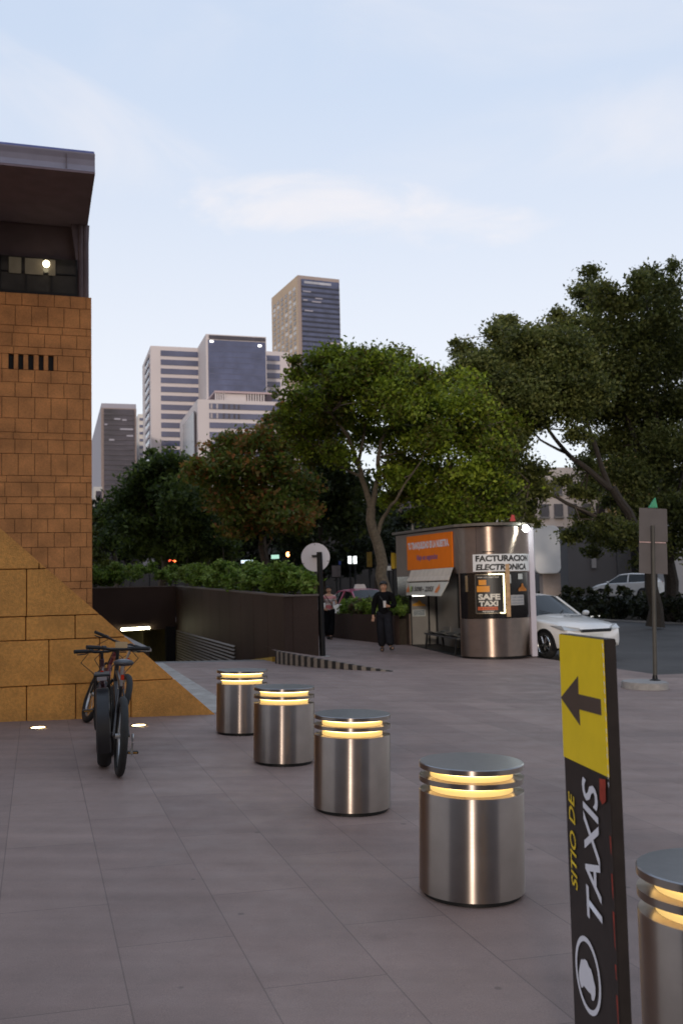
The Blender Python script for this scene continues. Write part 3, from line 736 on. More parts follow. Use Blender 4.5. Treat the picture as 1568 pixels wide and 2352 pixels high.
# ================================================================== BOLLARD LIGHTS
CORE = mat('warm_glow', (.6, .45, .2), .5, var=.10, scale=3, emit=(1.0, .67, .22), estr=.25)  # lamplight on the steel drum, put in as the drum's own glow
LED = mat('warm_strip', (.9, .8, .6), .5, var=0, emit=(1.0, .70, .28), estr=2.7)
SATIN = mat('satin_steel', (.55, .52, .48), .42, 1.0, var=.05)
def make_bollard():
    t = thing('bollard_light', 'steel bollard light', 'bollard', (0, 0, 0))
    R = .275
    MB().lathe([(R-.02, 0), (R-.02, .03)], 64).build('base', BLACK, t, smooth=True)
    MB().lathe([(R-.02, .028), (R, .028), (R, .533), (R-.003, .537), (R-.05, .537)], 96).build('body', STEEL, t, smooth=True)
    r_ = MB(); r_.lathe([(.2, .583), (R, .583), (R, .609), (.2, .609)], 96, caps=False).build('ring', STEEL, t, smooth=True)
    c = MB().lathe([(R-.058, .53), (R-.058, .655)], 72, caps=False).build('glow_core', CORE, t, smooth=True)
    MB().torus((0, 0, .577), (0, 0, 1), R-.05, .006, 64, 6).build('light_strip', LED, c, smooth=True)
    MB().torus((0, 0, .646), (0, 0, 1), R-.05, .006, 64, 6).build('light_strip', LED, c, smooth=True)
    MB().lathe([(.02, .652), (R, .652), (R, .677)], 96, caps=False).build('cap_rim', STEEL, t, smooth=True)
    MB().lathe([(R, .677), (R-.004, .681), (0.001, .681)], 96, caps=False).build('cap', STEELTOP, t, smooth=True)
    return t
bol = make_bollard()
BL = ['steel bollard light nearest the yellow arrow sign, standing whole in the foreground',
      'second nearest steel bollard light, right beside the foreground one',
      'steel bollard light with a bright pale top overlapping the farthest bollard',
      'farthest and smallest steel bollard light beside the tip of the stone buttress',
      'steel bollard light cut off by the right edge of the picture behind the taxi sign']
for i, (u, vf) in enumerate(((1084, 2086), (808.5, 1877), (652, 1762), (555.5, 1691), (1600, 2400))):
    if i < 4:
        g = G(u, vf); d = Vector((g.x, g.y, 0)).normalized(); c = g + d*.262
    else:
        X, Y = xy(2.16, 2.80); c = Vector((X, Y, gz(X, Y)))
    o = bol if i == 0 else copy_tree(bol)
    o.location = (c.x, c.y, gz(c.x, c.y) - .004); o.rotation_euler = (0, SLOPE*.9, .3*i)
    o['label'] = BL[i]; o['group'] = 'row of steel bollard lights'

# ================================================================== TAXI SIGN
YEL = mat('sign_yellow', (.74, .53, .012), .42, var=.05, scale=14, spec=.35)
SBLK = mat('sign_black', (.016, .012, .011), .4, var=.25, scale=20, spec=.35)
SBRN = mat('arrow_brown', (.062, .042, .034), .5, var=.15)
SWHT = mat('sign_white', (.62, .62, .68), .5, var=.03)
SYTX = mat('sign_yellow_text', (.62, .44, .02), .5, var=.05)
SRED = mat('worn_red', (.28, .03, .015), .6, var=.4, scale=30)
YR = 2.72
fr_ = ray(1386, 1468); TR = Vector((fr_.x*YR, YR, CAM_H + fr_.z*YR))          # near top corner
best = None
for k in range(400):                                                              # far corner: same height, on the ray to the far edge
    YL = YR + .15 + k*.002; d = ray(1284, 1455); q = Vector((d.x*YL, YL, CAM_H + d.z*YL))
    if best is None or abs(q.z-TR.z) < best[0]: best = (abs(q.z-TR.z), q)
TLc = best[1]; TLc.z = TR.z
ax = (TR-TLc); SW = ax.length; ax.normalize()                                    # along the face, far -> near
nn = Vector((ax.y, -ax.x, 0)); nn = nn if nn.x < 0 else -nn                       # face normal, to the left
zg = gz(TR.x, TR.y); HS = TR.z - zg; TK = .034
sg = thing('taxi_sign', 'black and yellow upright sign reading SITIO DE TAXIS with an arrow and an oval emblem', 'sign', Vector((TLc.x, TLc.y, zg)))
FT = frame_mat(Vector((TLc.x, TLc.y, zg)), ax, ZZ, ax.cross(ZZ))                  # x along face, y up, z out of face or into it
FO = nn
def FP(x, y, o=0.0): return Vector((TLc.x, TLc.y, zg)) + ax*x + ZZ*y + nn*o
lean = Vector((0, 0, 0))
mb = MB(); mb.obox(FP(0, 0, -TK), ax*SW, nn*TK, ZZ*HS); mb.build('panel', SBLK, sg, bevel=.002)
def face_xy(u, v):
    d = ray(u, v); o0 = FP(0, 0); s = (o0 - Vector((0, 0, CAM_H))).dot(nn)/d.dot(nn)
    p = Vector((0, 0, CAM_H)) + d*s; r = p - o0; return r.dot(ax), r.z
yl = face_xy(1287, 1733)[1]; yr = face_xy(1391, 1780)[1]
mb = MB(); mb.prism([FP(.002, HS-.002, .001), FP(SW-.002, HS-.002, .001), FP(SW-.002, yl, .001), FP(.002, yl, .001)], nn*.002); mb.build('yellow_field', YEL, sg)
arr = [face_xy(*q) for q in ((1290, 1602), (1329, 1553), (1330, 1594), (1381, 1606), (1383, 1643), (1332, 1629), (1334, 1666))]
am = sum(a[1] for a in (arr[0],))/1
mb = MB(); mb.prism([FP(x, y, .003) for x, y in arr], nn*.0015); mb.build('arrow', SBRN, sg)
print('SIGN', SW, HS, yl, yr, arr)
def sign_text(s, u, v, h, m, bold, shear, sx=1.0, length=None):
    me = text_mesh(s, 1.0, 0, 0, 1.0, .0)
    xs = [q.co.x for q in me.vertices]; ys = [q.co.y for q in me.vertices]
    W0, H0 = max(xs)-min(xs), max(ys)-min(ys); bpy.data.meshes.remove(me)
    me = text_mesh(s, 1.0, bold, shear, 1.0, .0)
    xs = [q.co.x for q in me.vertices]; ys = [q.co.y for q in me.vertices]
    W0, H0 = max(xs)-min(xs), max(ys)-min(ys); cx, cy = (max(xs)+min(xs))/2, (max(ys)+min(ys))/2
    x, y = face_xy(u, v)
    for q in me.vertices:
        a = (q.co.x-cx)/W0*length; b = (q.co.y-cy)/H0*h
        q.co = FP(x - b, y + a, .0035)
    return link('lettering', me, m, sg)
x0, y0 = face_xy(1345, 2113); x1, y1 = face_xy(1356, 1795); hx = face_xy(1383, 1960)[0] - face_xy(1340, 1960)[0]
sign_text('TAXIS', 1361, 1955, hx*.80, SWHT, .014, .22, length=face_xy(1361, 1795)[1]-face_xy(1361, 2115)[1])
hx2 = face_xy(1326, 1930)[0] - face_xy(1305, 1930)[0]
sign_text('SITIO DE', 1317, 1930, hx2*.62, SYTX, .014, .2, length=face_xy(1316, 1822)[1]-face_xy(1316, 2038)[1])
# oval emblem with a pale blob
ec = face_xy(1351, 2240); ex = (face_xy(1379, 2240)[0]-face_xy(1323, 2240)[0])/2; ey = (face_xy(1351, 2158)[1]-face_xy(1351, 2326)[1])/2
mb = MB(); n = 48
for k in range(n):
    a, b = 2*PI*k/n, 2*PI*(k+1)/n
    mb.face([FP(ec[0]+ex*math.cos(a)*r, ec[1]+ey*math.sin(a)*r, .003) for r in (1, .86)] + [FP(ec[0]+ex*math.cos(b)*r, ec[1]+ey*math.sin(b)*r, .003) for r in (.86, 1)])
mb.build('emblem_ring', SWHT, sg)
zs_ = lambda x, y: face_xy((2240 + x/5.47)/1.7417, (3650 + y/5.47)/1.7417)
blob = [(468, 1040), (490, 1015), (515, 1040), (545, 1018), (600, 1065), (640, 1180), (690, 1250), (722, 1370), (745, 1480), (785, 1640), (785, 1800), (770, 1890), (740, 1940), (705, 1900), (690, 1790), (640, 1740), (560, 1640), (530, 1600), (505, 1645), (480, 1640), (455, 1560), (430, 1450), (425, 1300), (440, 1200)]
mb = MB(); mb.face([FP(*zs_(*q), .003) for q in blob]); mb.build('emblem', SWHT, sg)
mb = MB(); pts = []
for k in range(14):
    y = HS*.72 - k*HS*.05; pts.append(y)
rc = [face_xy(1378, 1788), face_xy(1392, 1790), face_xy(1393, 1840), face_xy(1385, 1848), face_xy(1379, 1835)]
mb.face([FP(min(x, SW-.001), y, .0036) for x, y in rc]); mb.build('worn_patch', SRED, sg)
for y, l in ((yr-.16, .05), (yr-.26, .07), (yr-.36, .10), (yr-.5, .04), (yr-.58, .08)):
    mb = MB(); mb.face([FP(SW-.010, y, .0036), FP(SW-.001, y, .0036), FP(SW-.001, y-l, .0036), FP(SW-.006, y-l*.9, .0036)]); mb.build('worn_patch', SRED, sg)
mb = MB()
for k in range(16):
    y = HS-.01-.025*k-random.random()*.01; mb.face([FP(SW-.004-random.random()*.003, y, .0037), FP(SW, y, .0037), FP(SW, y-.015, .0037), FP(SW-.003, y-.012, .0037)])
mb.build('chipped_edge', SWHT, sg)

# ================================================================== STREET SIGNS
def pole_sign():
    g = G(741, 1517); g.z += ph(pq(g.x, g.y)[0])+.005
    t = thing('round_sign', 'back of a round white road sign on a thick black post', 'road sign', g)
    top = P(733, 1268, g.y); MB().tube([g, Vector((top.x, top.y, top.z))], [.065, .06], 14).build('post', BLACK, t, smooth=True)
    c = P(724.5, 1280, g.y+.1); r = 33/FPX*g.y
    mb = MB(); n = 48
    mb.prism([c + Vector((r*math.cos(2*PI*k/n), 0, r*math.sin(2*PI*k/n))) for k in range(n)], (0, .02, 0))
    d = mb.build('disc', mat('sign_back', (.50, .49, .53), .45, .2, var=.06, scale=4), t)
    for a in (90, 205, -18):
        mb = MB(); v = Vector((math.cos(R_(a)), 0, math.sin(R_(a)))); mb.obox(c + v*r*.86 - Vector((.006, .004, .006)), v*r*.13, (0, .01, 0), v.cross(Vector((0, 1, 0)))*.012); mb.build('edge_clip', BLACK, d)
    mb = MB(); mb.obox(P(716, 1280, g.y+.03), (12/FPX*g.y, 0, 0), (0, .05, 0), (0, 0, .05)); mb.build('bracket', BLACK, t)
    MB().lathe([(.16, 0), (.15, .012), (.02, .016)], 20, g).build('base_plate', CONC, t)
pole_sign()
def grey_sign():
    g = G(1504, 1578); g.z += .10
    t = thing('grey_road_sign', 'back of a tall grey rectangular road sign on a thin post', 'road sign', g)
    tp_ = P(1498, 1207, g.y)
    MB().tube([g, tp_], [.034, .03], 12).build('post', mat('grey_green_post', (.06, .055, .047), .6, .1, var=.2), t, smooth=True)
    GB = mat('sign_back_grey', (.075, .066, .067), .55, .2, var=.08, scale=6)
    a, b = P(1465, 1166, g.y-.0), P(1530, 1243, g.y)
    for v0, v1 in ((1166, 1243), (1245, 1317)):
        q = [P(1466.5, v0, g.y+.05), P(1530.5, v0+3, g.y+.05), P(1532.5, v1+2, g.y+.05), P(1466.5, v1, g.y+.05)]
        mb = MB(); mb.prism(q, (0, .012, 0)); mb.build('plate', GB, t, bevel=.003)
    mb = MB(); mb.obox(P(1467, 1246, g.y+.035), P(1528, 1248, g.y+.035)-P(1467, 1246, g.y+.035), (0, .012, 0), (0, 0, .018)); mb.build('rail', mat('pink_rail', (.40, .27, .26), .5, var=.3, scale=20), t)
    MB().lathe([(.09, 0), (.085, .015), (.045, .03), (.035, .09)], 16, g).build('base_flange', BLACK, t)
    # concrete nose
    mb = MB(); n = 26; pts = []; c = G(1487, 1580)
    for k in range(n):
        a = 2*PI*k/n; x = .30*math.cos(a); y = .42*math.sin(a)
        pts.append(Vector((c.x + x*(1.0 if x > 0 else 1.35), c.y + y, 0)))
    mb.prism([Vector((p.x, p.y, gz(p.x, p.y)-.02)) for p in pts], (0, 0, .125))
    struct(mb.build('kerb_nose', CONC, bevel=.015))
grey_sign()
g = P(1500, 1158, 15.9)
tag(MB().prism([P(1489, 1166, 26), P(1509, 1166, 26), P(1504, 1143, 26)], (0, .1, 0)).build('green_pennant', mat('green_cloth', (.06, .30, .16), .7, var=.3, scale=3)), 'green cloth pennant showing above the grey road sign', 'pennant')
tag(MB().prism([P(1170, 1197, 34), P(1183, 1197, 34), P(1180, 1183, 34), P(1174, 1182, 34)], (0, .1, 0)).build('red_pennant', mat('red_cloth', (.40, .05, .05), .7, var=.3, scale=3)), 'small red pennant behind the kiosk roof', 'pennant')
# lamp post behind the kiosk
g = P(947, 1400, 36); g.z = gz(g.x, g.y)
lp_ = thing('street_lamp', 'thin grey street lamp post rising behind the kiosk roof', 'street lamp', g)
MB().tube([g, P(947, 1075, 36)], [.06, .045], 10).build('post', mat('galvanised', (.28, .27, .26), .5, .5, var=.1), lp_, smooth=True)
tt = P(947, 1075, 36); MB().tube([tt, tt+Vector((-.1, 0, .35)), tt+Vector((-.7, 0, .45))], .035, 8).build('arm', MATS['galvanised'], lp_, smooth=True)
MB().ball(tt+Vector((-.95, 0, .43)), (.3, .12, .07), 8).build('lamp_head', MATS['galvanised'], lp_, smooth=True)

# ================================================================== GROUND LIGHTS
for i, (u, v, lb) in enumerate(((88, 1673, 'glowing round ground light set in the paving left of the bicycles'), (319, 1668, 'glowing round ground light set in the paving right of the bicycles'))):
    g = G(u, v)
    t = thing('ground_light', lb, 'ground light', g, 0, 'ground lights before the buttress')
    MB().lathe([(.10, 0), (.10, .010), (.078, .012)], 28, g, caps=False).build('rim', CHROME, t, smooth=True)
    MB().lathe([(.079, .003), (.077, .009), (.001, .011)], 28, g, caps=False).build('lens', mat('ground_glow', (.9, .8, .6), .4, var=0, emit=(1, .76, .36), estr=5), t, smooth=True)

# ================================================================== KIOSK
K0 = G(1060, 1512); K0.z = 0
far = G(914, 1476); KA = Vector((far.x-K0.x, far.y-K0.y, 0)).normalized(); KBv = Vector((KA.y, -KA.x, 0))
W, D, LK = 1.66, .52, 6.0
RR = (W*W/4 + D*D)/(2*D)
def KP(x, y, z): return K0 + KBv*x + KA*y + ZZ*z
zk = gz(K0.x+.7, K0.y)-.0
K0z = zk
K0.z = zk
t = kio = thing('taxi_kiosk', 'brushed steel taxi kiosk with a rounded end, dark window band and orange panel', 'kiosk', K0)
def arc(x, off=0.0):
    s = (x-W/2)/RR; c_ = math.sqrt(1-s*s); return KP(W/2 + (RR+off)*s, RR-D-(RR+off)*c_, 0)
def arcpanel(x0, x1, z0, z1, off, th=.004, n=10):
    mb = MB(); rings = []
    for i in range(n+1):
        x = x0+(x1-x0)*i/n; a, b = arc(x, off), arc(x, off-th)
        rings.append([a+ZZ*z0, b+ZZ*z0, b+ZZ*z1, a+ZZ*z1])
    return mb.loft(rings)
Z1, Z2, ZT, ZB = .90, 1.84, 2.86, .06
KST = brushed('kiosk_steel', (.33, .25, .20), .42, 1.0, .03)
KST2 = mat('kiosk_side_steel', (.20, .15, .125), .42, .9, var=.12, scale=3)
RB0 = .78
GREYP = mat('recess_panel', (.21, .195, .175), .5, .1, var=.15, scale=2)
KGL = mat('kiosk_dark_glass', (.010, .009, .010), .12, var=.1, spec=.35)
# tangent for the bent end: along the curve
for i, (z0, z1, m, nm, of) in enumerate(((ZB, Z1, KST, 'lower_cladding', 0), (Z1, Z2, KGL, 'window_band', -.012), (Z2, ZT, KST, 'upper_cladding', 0))):
    mb = arcpanel(0.002, W-.002, z0, z1-.006, of, .05, 40); o_ = mb.build(nm, m, t, smooth=True)
    lc = WM[t.name].inverted() @ KP(W/2, RR-D, 0); o_.data.transform(Matrix.Translation(-lc)); o_.location = lc
# body core: floor, far pillar, back wall of the recess, right wall
mb = MB(); pl = [arc(W*i/16, -.05) for i in range(17)]
mb.prism([p+ZZ*(ZT) for p in pl] + [KP(W-.05, LK, ZT), KP(.05, LK, ZT)], ZZ*.02); mb.build('ceiling', BLACK, t)
mb = MB(); mb.prism([p+ZZ*.0 for p in [arc(W*i/16, -.10) for i in range(17)]] + [KP(W-.1, LK-.1, 0), KP(.1, LK-.1, 0)], ZZ*.055); mb.build('plinth', BLACK, t)
mb = MB(); mb.obox(KP(.045, 4.72, ZB), KBv*(RB0-.05), KA*.03, ZZ*(Z2-ZB)); mb.build('recess_end_wall', GREYP, t)
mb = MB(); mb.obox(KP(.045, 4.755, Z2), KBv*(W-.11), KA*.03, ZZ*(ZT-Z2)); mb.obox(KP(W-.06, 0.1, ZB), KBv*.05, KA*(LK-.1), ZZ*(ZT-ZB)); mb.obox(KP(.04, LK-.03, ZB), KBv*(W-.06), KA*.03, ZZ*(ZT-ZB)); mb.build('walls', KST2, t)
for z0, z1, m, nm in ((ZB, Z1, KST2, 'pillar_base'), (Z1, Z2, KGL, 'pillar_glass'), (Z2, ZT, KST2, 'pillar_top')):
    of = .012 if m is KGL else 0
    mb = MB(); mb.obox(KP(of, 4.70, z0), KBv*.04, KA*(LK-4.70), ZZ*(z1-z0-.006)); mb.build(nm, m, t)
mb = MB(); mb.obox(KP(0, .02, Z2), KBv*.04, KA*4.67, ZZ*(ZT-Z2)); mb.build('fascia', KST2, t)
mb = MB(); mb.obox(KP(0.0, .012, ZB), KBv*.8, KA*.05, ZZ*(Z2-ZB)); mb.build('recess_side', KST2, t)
RB = .78
mb = MB(); mb.obox(KP(RB, .07, ZB), KBv*.04, KA*4.66, ZZ*(Z2+.1-ZB)); mb.build('recess_wall', GREYP, t)
mb = MB()
for y in (4.62, 2.55, .5): mb.obox(KP(RB-.03, y, ZB), KBv*.03, KA*.11, ZZ*(Z2-ZB))
mb.obox(KP(RB-.03, .07, 1.88), KBv*.03, KA*4.6, ZZ*.06); mb.build('mullions', BLACK, t)
mb = MB(); mb.obox(KP(.05, .07, .02), KBv*.72, KA*4.6, ZZ*.03); mb.build('recess_floor', DARK, t)
# orange panel
ORG = mat('orange_panel', (.74, .17, .004), .75, spec=.15, var=.06, scale=3)
OY0, OY1, OZ0, OZ1 = .42, 4.66, 1.985, 2.80
mb = MB(); mb.obox(KP(-.022, OY0, OZ0), KBv*.02, KA*(OY1-OY0), ZZ*(OZ1-OZ0)); op = mb.build('orange_panel', ORG, t)
def ktext(s, yc, zc, length, h, m, bold=.02, shear=0, x=-.0235, name='lettering', parent=None, wave=0):
    me = text_mesh(s, 1, bold, shear, 1, 0)
    xs = [q.co.x for q in me.vertices]; ys = [q.co.y for q in me.vertices]
    for q in me.vertices:
        a = (q.co.x-(max(xs)+min(xs))/2)/(max(xs)-min(xs))*length; b = (q.co.y-(max(ys)+min(ys))/2)/(max(ys)-min(ys))*h
        q.co = KP(x, yc - a, zc + b)
    return link(name, me, m, parent or t)
TXW = mat('letter_white', (.62, .56, .60), .5, var=0); TXP = mat('letter_purple', (.16, .035, .16), .5, var=0); TXK = mat('letter_black', (.02, .02, .02), .5, var=0)
ktext('TU TRANQUILIDAD ES LA NUESTRA.', (OY0+OY1)/2+.05, 2.545, 3.85, .20, TXW, .06, parent=op)
ktext('Viaje en segundos', (OY0+OY1)/2+.1, 2.25, 2.0, .17, TXP, .04, .2, parent=op)
# awning
CLOTH = mat('awning_cloth', (.50, .44, .37), .85, var=.12, scale=5)
VAL = mat('awning_valance', (.47, .45, .39), .85, var=.10, scale=5)
AY0, AY1 = .35, 4.25
prf = [(-.03, 1.98), (-.10, 1.80), (-.16, 1.70), (-.145, 1.68)]
mb = MB(); mb.loft([[KP(x, AY0, z) for x, z in prf], [KP(x, AY1, z) for x, z in prf]]); aw = mb.build('awning', CLOTH, t)
mb = MB(); vr = []
for k in range(15):
    f = k/14; bx = -.32 + .13*f + .006*math.sin(k*2.1)
    vr.append([KP(-.16, AY0+(AY1-AY0)*f, 1.66), KP(-.14, AY0+(AY1-AY0)*f, 1.66), KP(bx+.02, AY0+.12+(AY1-AY0-.22)*f, 1.37), KP(bx, AY0+.12+(AY1-AY0-.22)*f, 1.37)])
mb.loft(vr); mb.build('valance', VAL, aw)
def vp(y, z):
    f = (AY1-y)/(AY1-AY0); s = (1.66-z)/.29; return KP(-.162 - .016 - s*(.03+.13*f), y, z)
me = text_mesh('5 5098 - 2355', 1, .03, 0, 1, 0); xs = [q.co.x for q in me.vertices]; ys = [q.co.y for q in me.vertices]
for q in me.vertices:
    a = (q.co.x-(max(xs)+min(xs))/2)/(max(xs)-min(xs))*2.2; b = (q.co.y-(max(ys)+min(ys))/2)/(max(ys)-min(ys))*.11; q.co = vp(2.45-a, 1.515+b)
link('lettering', me, mat('letter_brown', (.05, .04, .034), .6, var=0), aw)
for yy, m_, pts in ((3.95, mat('print_orange', (.55, .16, .03), .6, var=.2), [(-.17, -.09), (.17, -.09), (.1, .02), (.03, .03), (0, .13), (-.04, .03), (-.12, .0)]),
                    (3.62, mat('print_green', (.25, .38, .07), .6, var=.2), [(-.06, -.08), (.06, -.08), (.06, .05), (-.06, .05)]),
                    (.95, MATS['print_orange'], [(-.17, -.09), (.1, -.09), (.17, .02), (.08, .04), (0, .1), (-.04, .03), (-.12, .0)])):
    mb = MB(); mb.face([vp(yy-a, 1.53+b) for a, b in pts]); mb.build('printed_emblem', m_, aw)
# stickers in the recess
PAPER = mat('paper', (.42, .44, .42), .6, var=.1, scale=8); PAPB = mat('print_blue', (.10, .13, .16), .6, var=0)
def rec_panel(x0, x1, z0, z1, m, nm, par=None, o=.006):
    mb = MB(); mb.obox(KP(x0, 4.72-o, z0), KBv*(x1-x0), KA*.004, ZZ*(z1-z0)); return mb.build(nm, m, par or t)
nt_ = rec_panel(.10, .47, .82, 1.0, PAPER, 'notice')
for k in range(4): rec_panel(.13, .44, .85+.036*k, .870+.036*k, PAPB, 'printed_line', nt_, .008)
rec_panel(.11, .46, 1.335, 1.375, GLOW, 'strip_lamp')
rec_panel(.53, .58, .06, 1.84, BLACK, 'mullion', None, .03)
rec_panel(.045, .075, .06, 1.84, BLACK, 'mullion', None, .03)
mb = MB(); mb.prism([KP(x, 4.712, z) for x, z in ((.11, 1.10), (.47, 1.09), (.47, 1.13), (.38, 1.16), (.33, 1.22), (.29, 1.24), (.25, 1.19), (.18, 1.17), (.11, 1.14))], KA*.004); mb.build('taxi_emblem', mat('emblem_orange', (.52, .24, .02), .5, var=.1), t)
# curved sign, poster, stickers, plank
SIGNW = mat('sign_white_panel', (.58, .58, .58), .5, var=.03, scale=4)
xa = lambda u: (u-1060)/(1224-1060)*W
sp_ = arcpanel(.235, 1.60, 1.862, 2.245, .022, .012, 24).build('white_sign', SIGNW, t)
def arctext(s, x0, x1, zc, h, m, off=.0245, bold=.02, shear=0, par=None, name='lettering'):
    me = text_mesh(s, 1, bold, shear, 1, 0)
    xs = [q.co.x for q in me.vertices]; ys = [q.co.y for q in me.vertices]; lo, hi = min(xs), max(xs)
    an = lambda x: math.asin((x-W/2)/RR); a0, a1 = an(x0), an(x1)
    for q in me.vertices:
        a = a0 + (q.co.x-lo)/(hi-lo)*(a1-a0); b = (q.co.y-(max(ys)+min(ys))/2)/(max(ys)-min(ys))*h
        q.co = arc(W/2+RR*math.sin(a), off) + ZZ*(zc+b)
    return link(name, me, m, par or t)
arctext('FACTURACION', .285, 1.515, 2.150, .140, TXK, bold=.05, par=sp_)
arctext('ELECTRONICA', .285, 1.45, 1.958, .140, TXK, bold=.05, shear=.15, par=sp_)
arcpanel(.42, .66, 2.29, 2.31, .015, .012, 6).build('vent_lip', BLACK, t)
arcpanel(.30, .305, Z2, ZT, .0005, .001, 1).build('panel_seam', BLACK, t)
OFFB = -.012
po = arcpanel(.27, .86, 1.02, 1.80, .004, .012, 12).build('poster', mat('poster_black', (.012, .011, .010), .4, var=.1), t)
PF = mat('poster_frame', (.10, .09, .08), .4, .5, var=.1); PL_ = mat('lit_frame', (.8, .7, .45), .4, var=0, emit=(1, .85, .45), estr=1.6)
mb = arcpanel(.255, .275, 1.01, 1.81, .012, .01, 1); mb.build('poster_frame', PF, po)
mb = arcpanel(.84, .872, 1.01, 1.81, .012, .01, 1); mb.build('lit_edge', PL_, po)
mb = arcpanel(.52, .84, 1.79, 1.812, .012, .01, 6); mb.build('lit_edge', PL_, po)
mb = arcpanel(.75, .84, 1.008, 1.03, .012, .01, 3); mb.build('lit_edge', PL_, po)
mb = arcpanel(.275, .52, 1.79, 1.805, .012, .01, 6); mb.build('poster_frame', mat('poster_frame_pale', (.3, .25, .18), .4, .5, var=.1), po)
mb = arcpanel(.275, .75, 1.01, 1.022, .012, .01, 6); mb.build('poster_frame', MATS['poster_frame_pale'], po)
PO = mat('poster_orange', (.62, .24, .02), .5, var=.05); PR_ = mat('poster_red', (.55, .11, .03), .5, var=.1); PW = mat('poster_cream', (.58, .54, .46), .5, var=0)
arctext('Viaje con seguridad', .30, .74, 1.735, .036, PW, .006, .012, par=po)
ob = arcpanel(.325, .475, 1.575, 1.68, .006, .002, 4).build('orange_block', PO, po)
ob = arcpanel(.29, .54, 1.44, 1.555, .006, .002, 5).build('orange_block', PO, po)
arctext('SAFE', .31, .76, 1.345, .115, PW, .008, .045, par=po)
arctext('TAXI', .32, .71, 1.215, .105, PW, .008, .045, par=po)
arcpanel(.30, .70, 1.085, 1.15, .006, .002, 6).build('red_block', PR_, po)
arctext('24 HORAS', .31, .69, 1.117, .04, mat('poster_dark_red', (.2, .03, .01), .5, var=0), .009, .03, par=po)
arctext('www', .38, .62, 1.055, .03, PW, .008, .01, par=po)
arcpanel(.895, .985, .93, 2.02, .030, .02, 2).build('wooden_plank', mat('plank_wood', (.40, .25, .13), .7, var=.3, scale=12), t)
arcpanel(1.0, 1.03, 1.60, 1.79, .004, .003, 1).build('sticker', PAPER, t)
arcpanel(1.22, 1.35, 1.68, 1.80, .004, .003, 3).build('sticker', PAPER, t)
st_ = arcpanel(1.01, 1.37, 1.17, 1.37, .004, .003, 6).build('notice', mat('paper_grey', (.30, .29, .29), .6, var=.05), t)
arctext('LUNES A VIERNES', 1.04, 1.34, 1.325, .03, PAPB, .006, .02, par=st_); arctext('9:00 A 18:00 HRS', 1.04, 1.34, 1.265, .03, PAPB, .006, .02, par=st_); arctext('FACTURACION', 1.04, 1.34, 1.21, .03, PAPB, .006, .02, par=st_)
mb = MB(); an = [(1.22, 1.44), (1.47, 1.44), (1.47, 1.48), (1.41, 1.51), (1.37, 1.55), (1.35, 1.60), (1.32, 1.58), (1.30, 1.53), (1.22, 1.49)]
mb.prism([arc(x, .002)+ZZ*z for x, z in an], (arc(1.33, .006)-arc(1.33, .002))); mb.build('taxi_emblem', mat('emblem_orange_dim', (.34, .12, .015), .5, var=.1), t)
arcpanel(.09, .13, 1.45, 1.78, .004, .006, 1).build('door_handle', CHROME, t)
# white corner post, roof, floodlight
mb = MB(); mb.obox(KP(W-.005, -.02, .0), KBv*.13, KA*.10, ZZ*(ZT+.0)); mb.build('corner_post', mat('post_white', (.44, .41, .46), .5, .1, var=.04), t, bevel=.01)
mb = MB(); rf = [arc(W*i/20, .06) for i in range(21)]
mb.prism([p+ZZ*(ZT+.022) for p in rf] + [KP(W+.14, -.03, ZT+.022), KP(W+.14, LK+.1, ZT+.022), KP(-.09, LK+.1, ZT+.022), KP(-.09, .0, ZT+.022)], ZZ*.06); mb.build('roof', mat('roof_edge_brown', (.10, .085, .07), .6, var=.2, scale=8), t)
fl = arc(W*.80, .16) + ZZ*(ZT-.06)
mb = MB(); mb.tube([arc(W*.80, -.02)+ZZ*(ZT+.03), fl+ZZ*.05], .02, 8); hb = mb.build('lamp_bracket', BLACK, t)
MB().ball(fl, (.075, .05, .075), 10).build('floodlight', mat('flood_glow', (1, 1, 1), .4, var=0, emit=(.88, 1.0, .95), estr=42), t, smooth=True)
# the kiosk roof rises a little towards the far end
def lift(o):
    for ch in o.children:
        lift(ch)
        if ch.type != 'MESH': continue
        off = ch.location.copy()
        for v in ch.data.vertices:
            p = v.co + off; y = p.dot(KA); z = p.z
            v.co.z += .075*smooth(1.0, 1.75, z) + max(0, z-1.9)/.95*.024*max(0, y)
lift(kio)
# bench
bc = KP(.34, 1.5, 0)
bn = thing('metal_bench', 'grey metal bench with seats and black legs in the kiosk recess', 'bench', bc)
SEATM = mat('bench_metal', (.22, .22, .21), .4, .7, var=.1)
mb = MB(); mb.obox(KP(.06, .5, .40), KBv*.46, KA*2.9, ZZ*.04); mb.build('seat_rail', mat('bench_frame', (.08, .08, .08), .5, .5, var=.1), bn)
for k in range(3):
    y = .75+k*.9; rings = []
    for a in range(9):
        an_ = a/8; rings.append([KP(.05+.46*an_, y, .445+.05*(2*an_-1)**2), KP(.05+.46*an_, y+.62, .445+.05*(2*an_-1)**2), KP(.05+.46*an_, y+.62, .457+.05*(2*an_-1)**2), KP(.05+.46*an_, y, .457+.05*(2*an_-1)**2)])
    mb = MB(); mb.loft(rings); mb.obox(KP(.50, y, .48), KBv*.02, KA*.62, ZZ*.12); mb.build('seat', SEATM, bn, smooth=True)
for y in (.65, 3.2):
    for x in (.08, .48):
        mb = MB(); mb.tube([KP(x, y, .41), KP(x + (.04 if x > .2 else -.04), y, .0)], .025, 8); mb.build('leg', BLACK, bn)

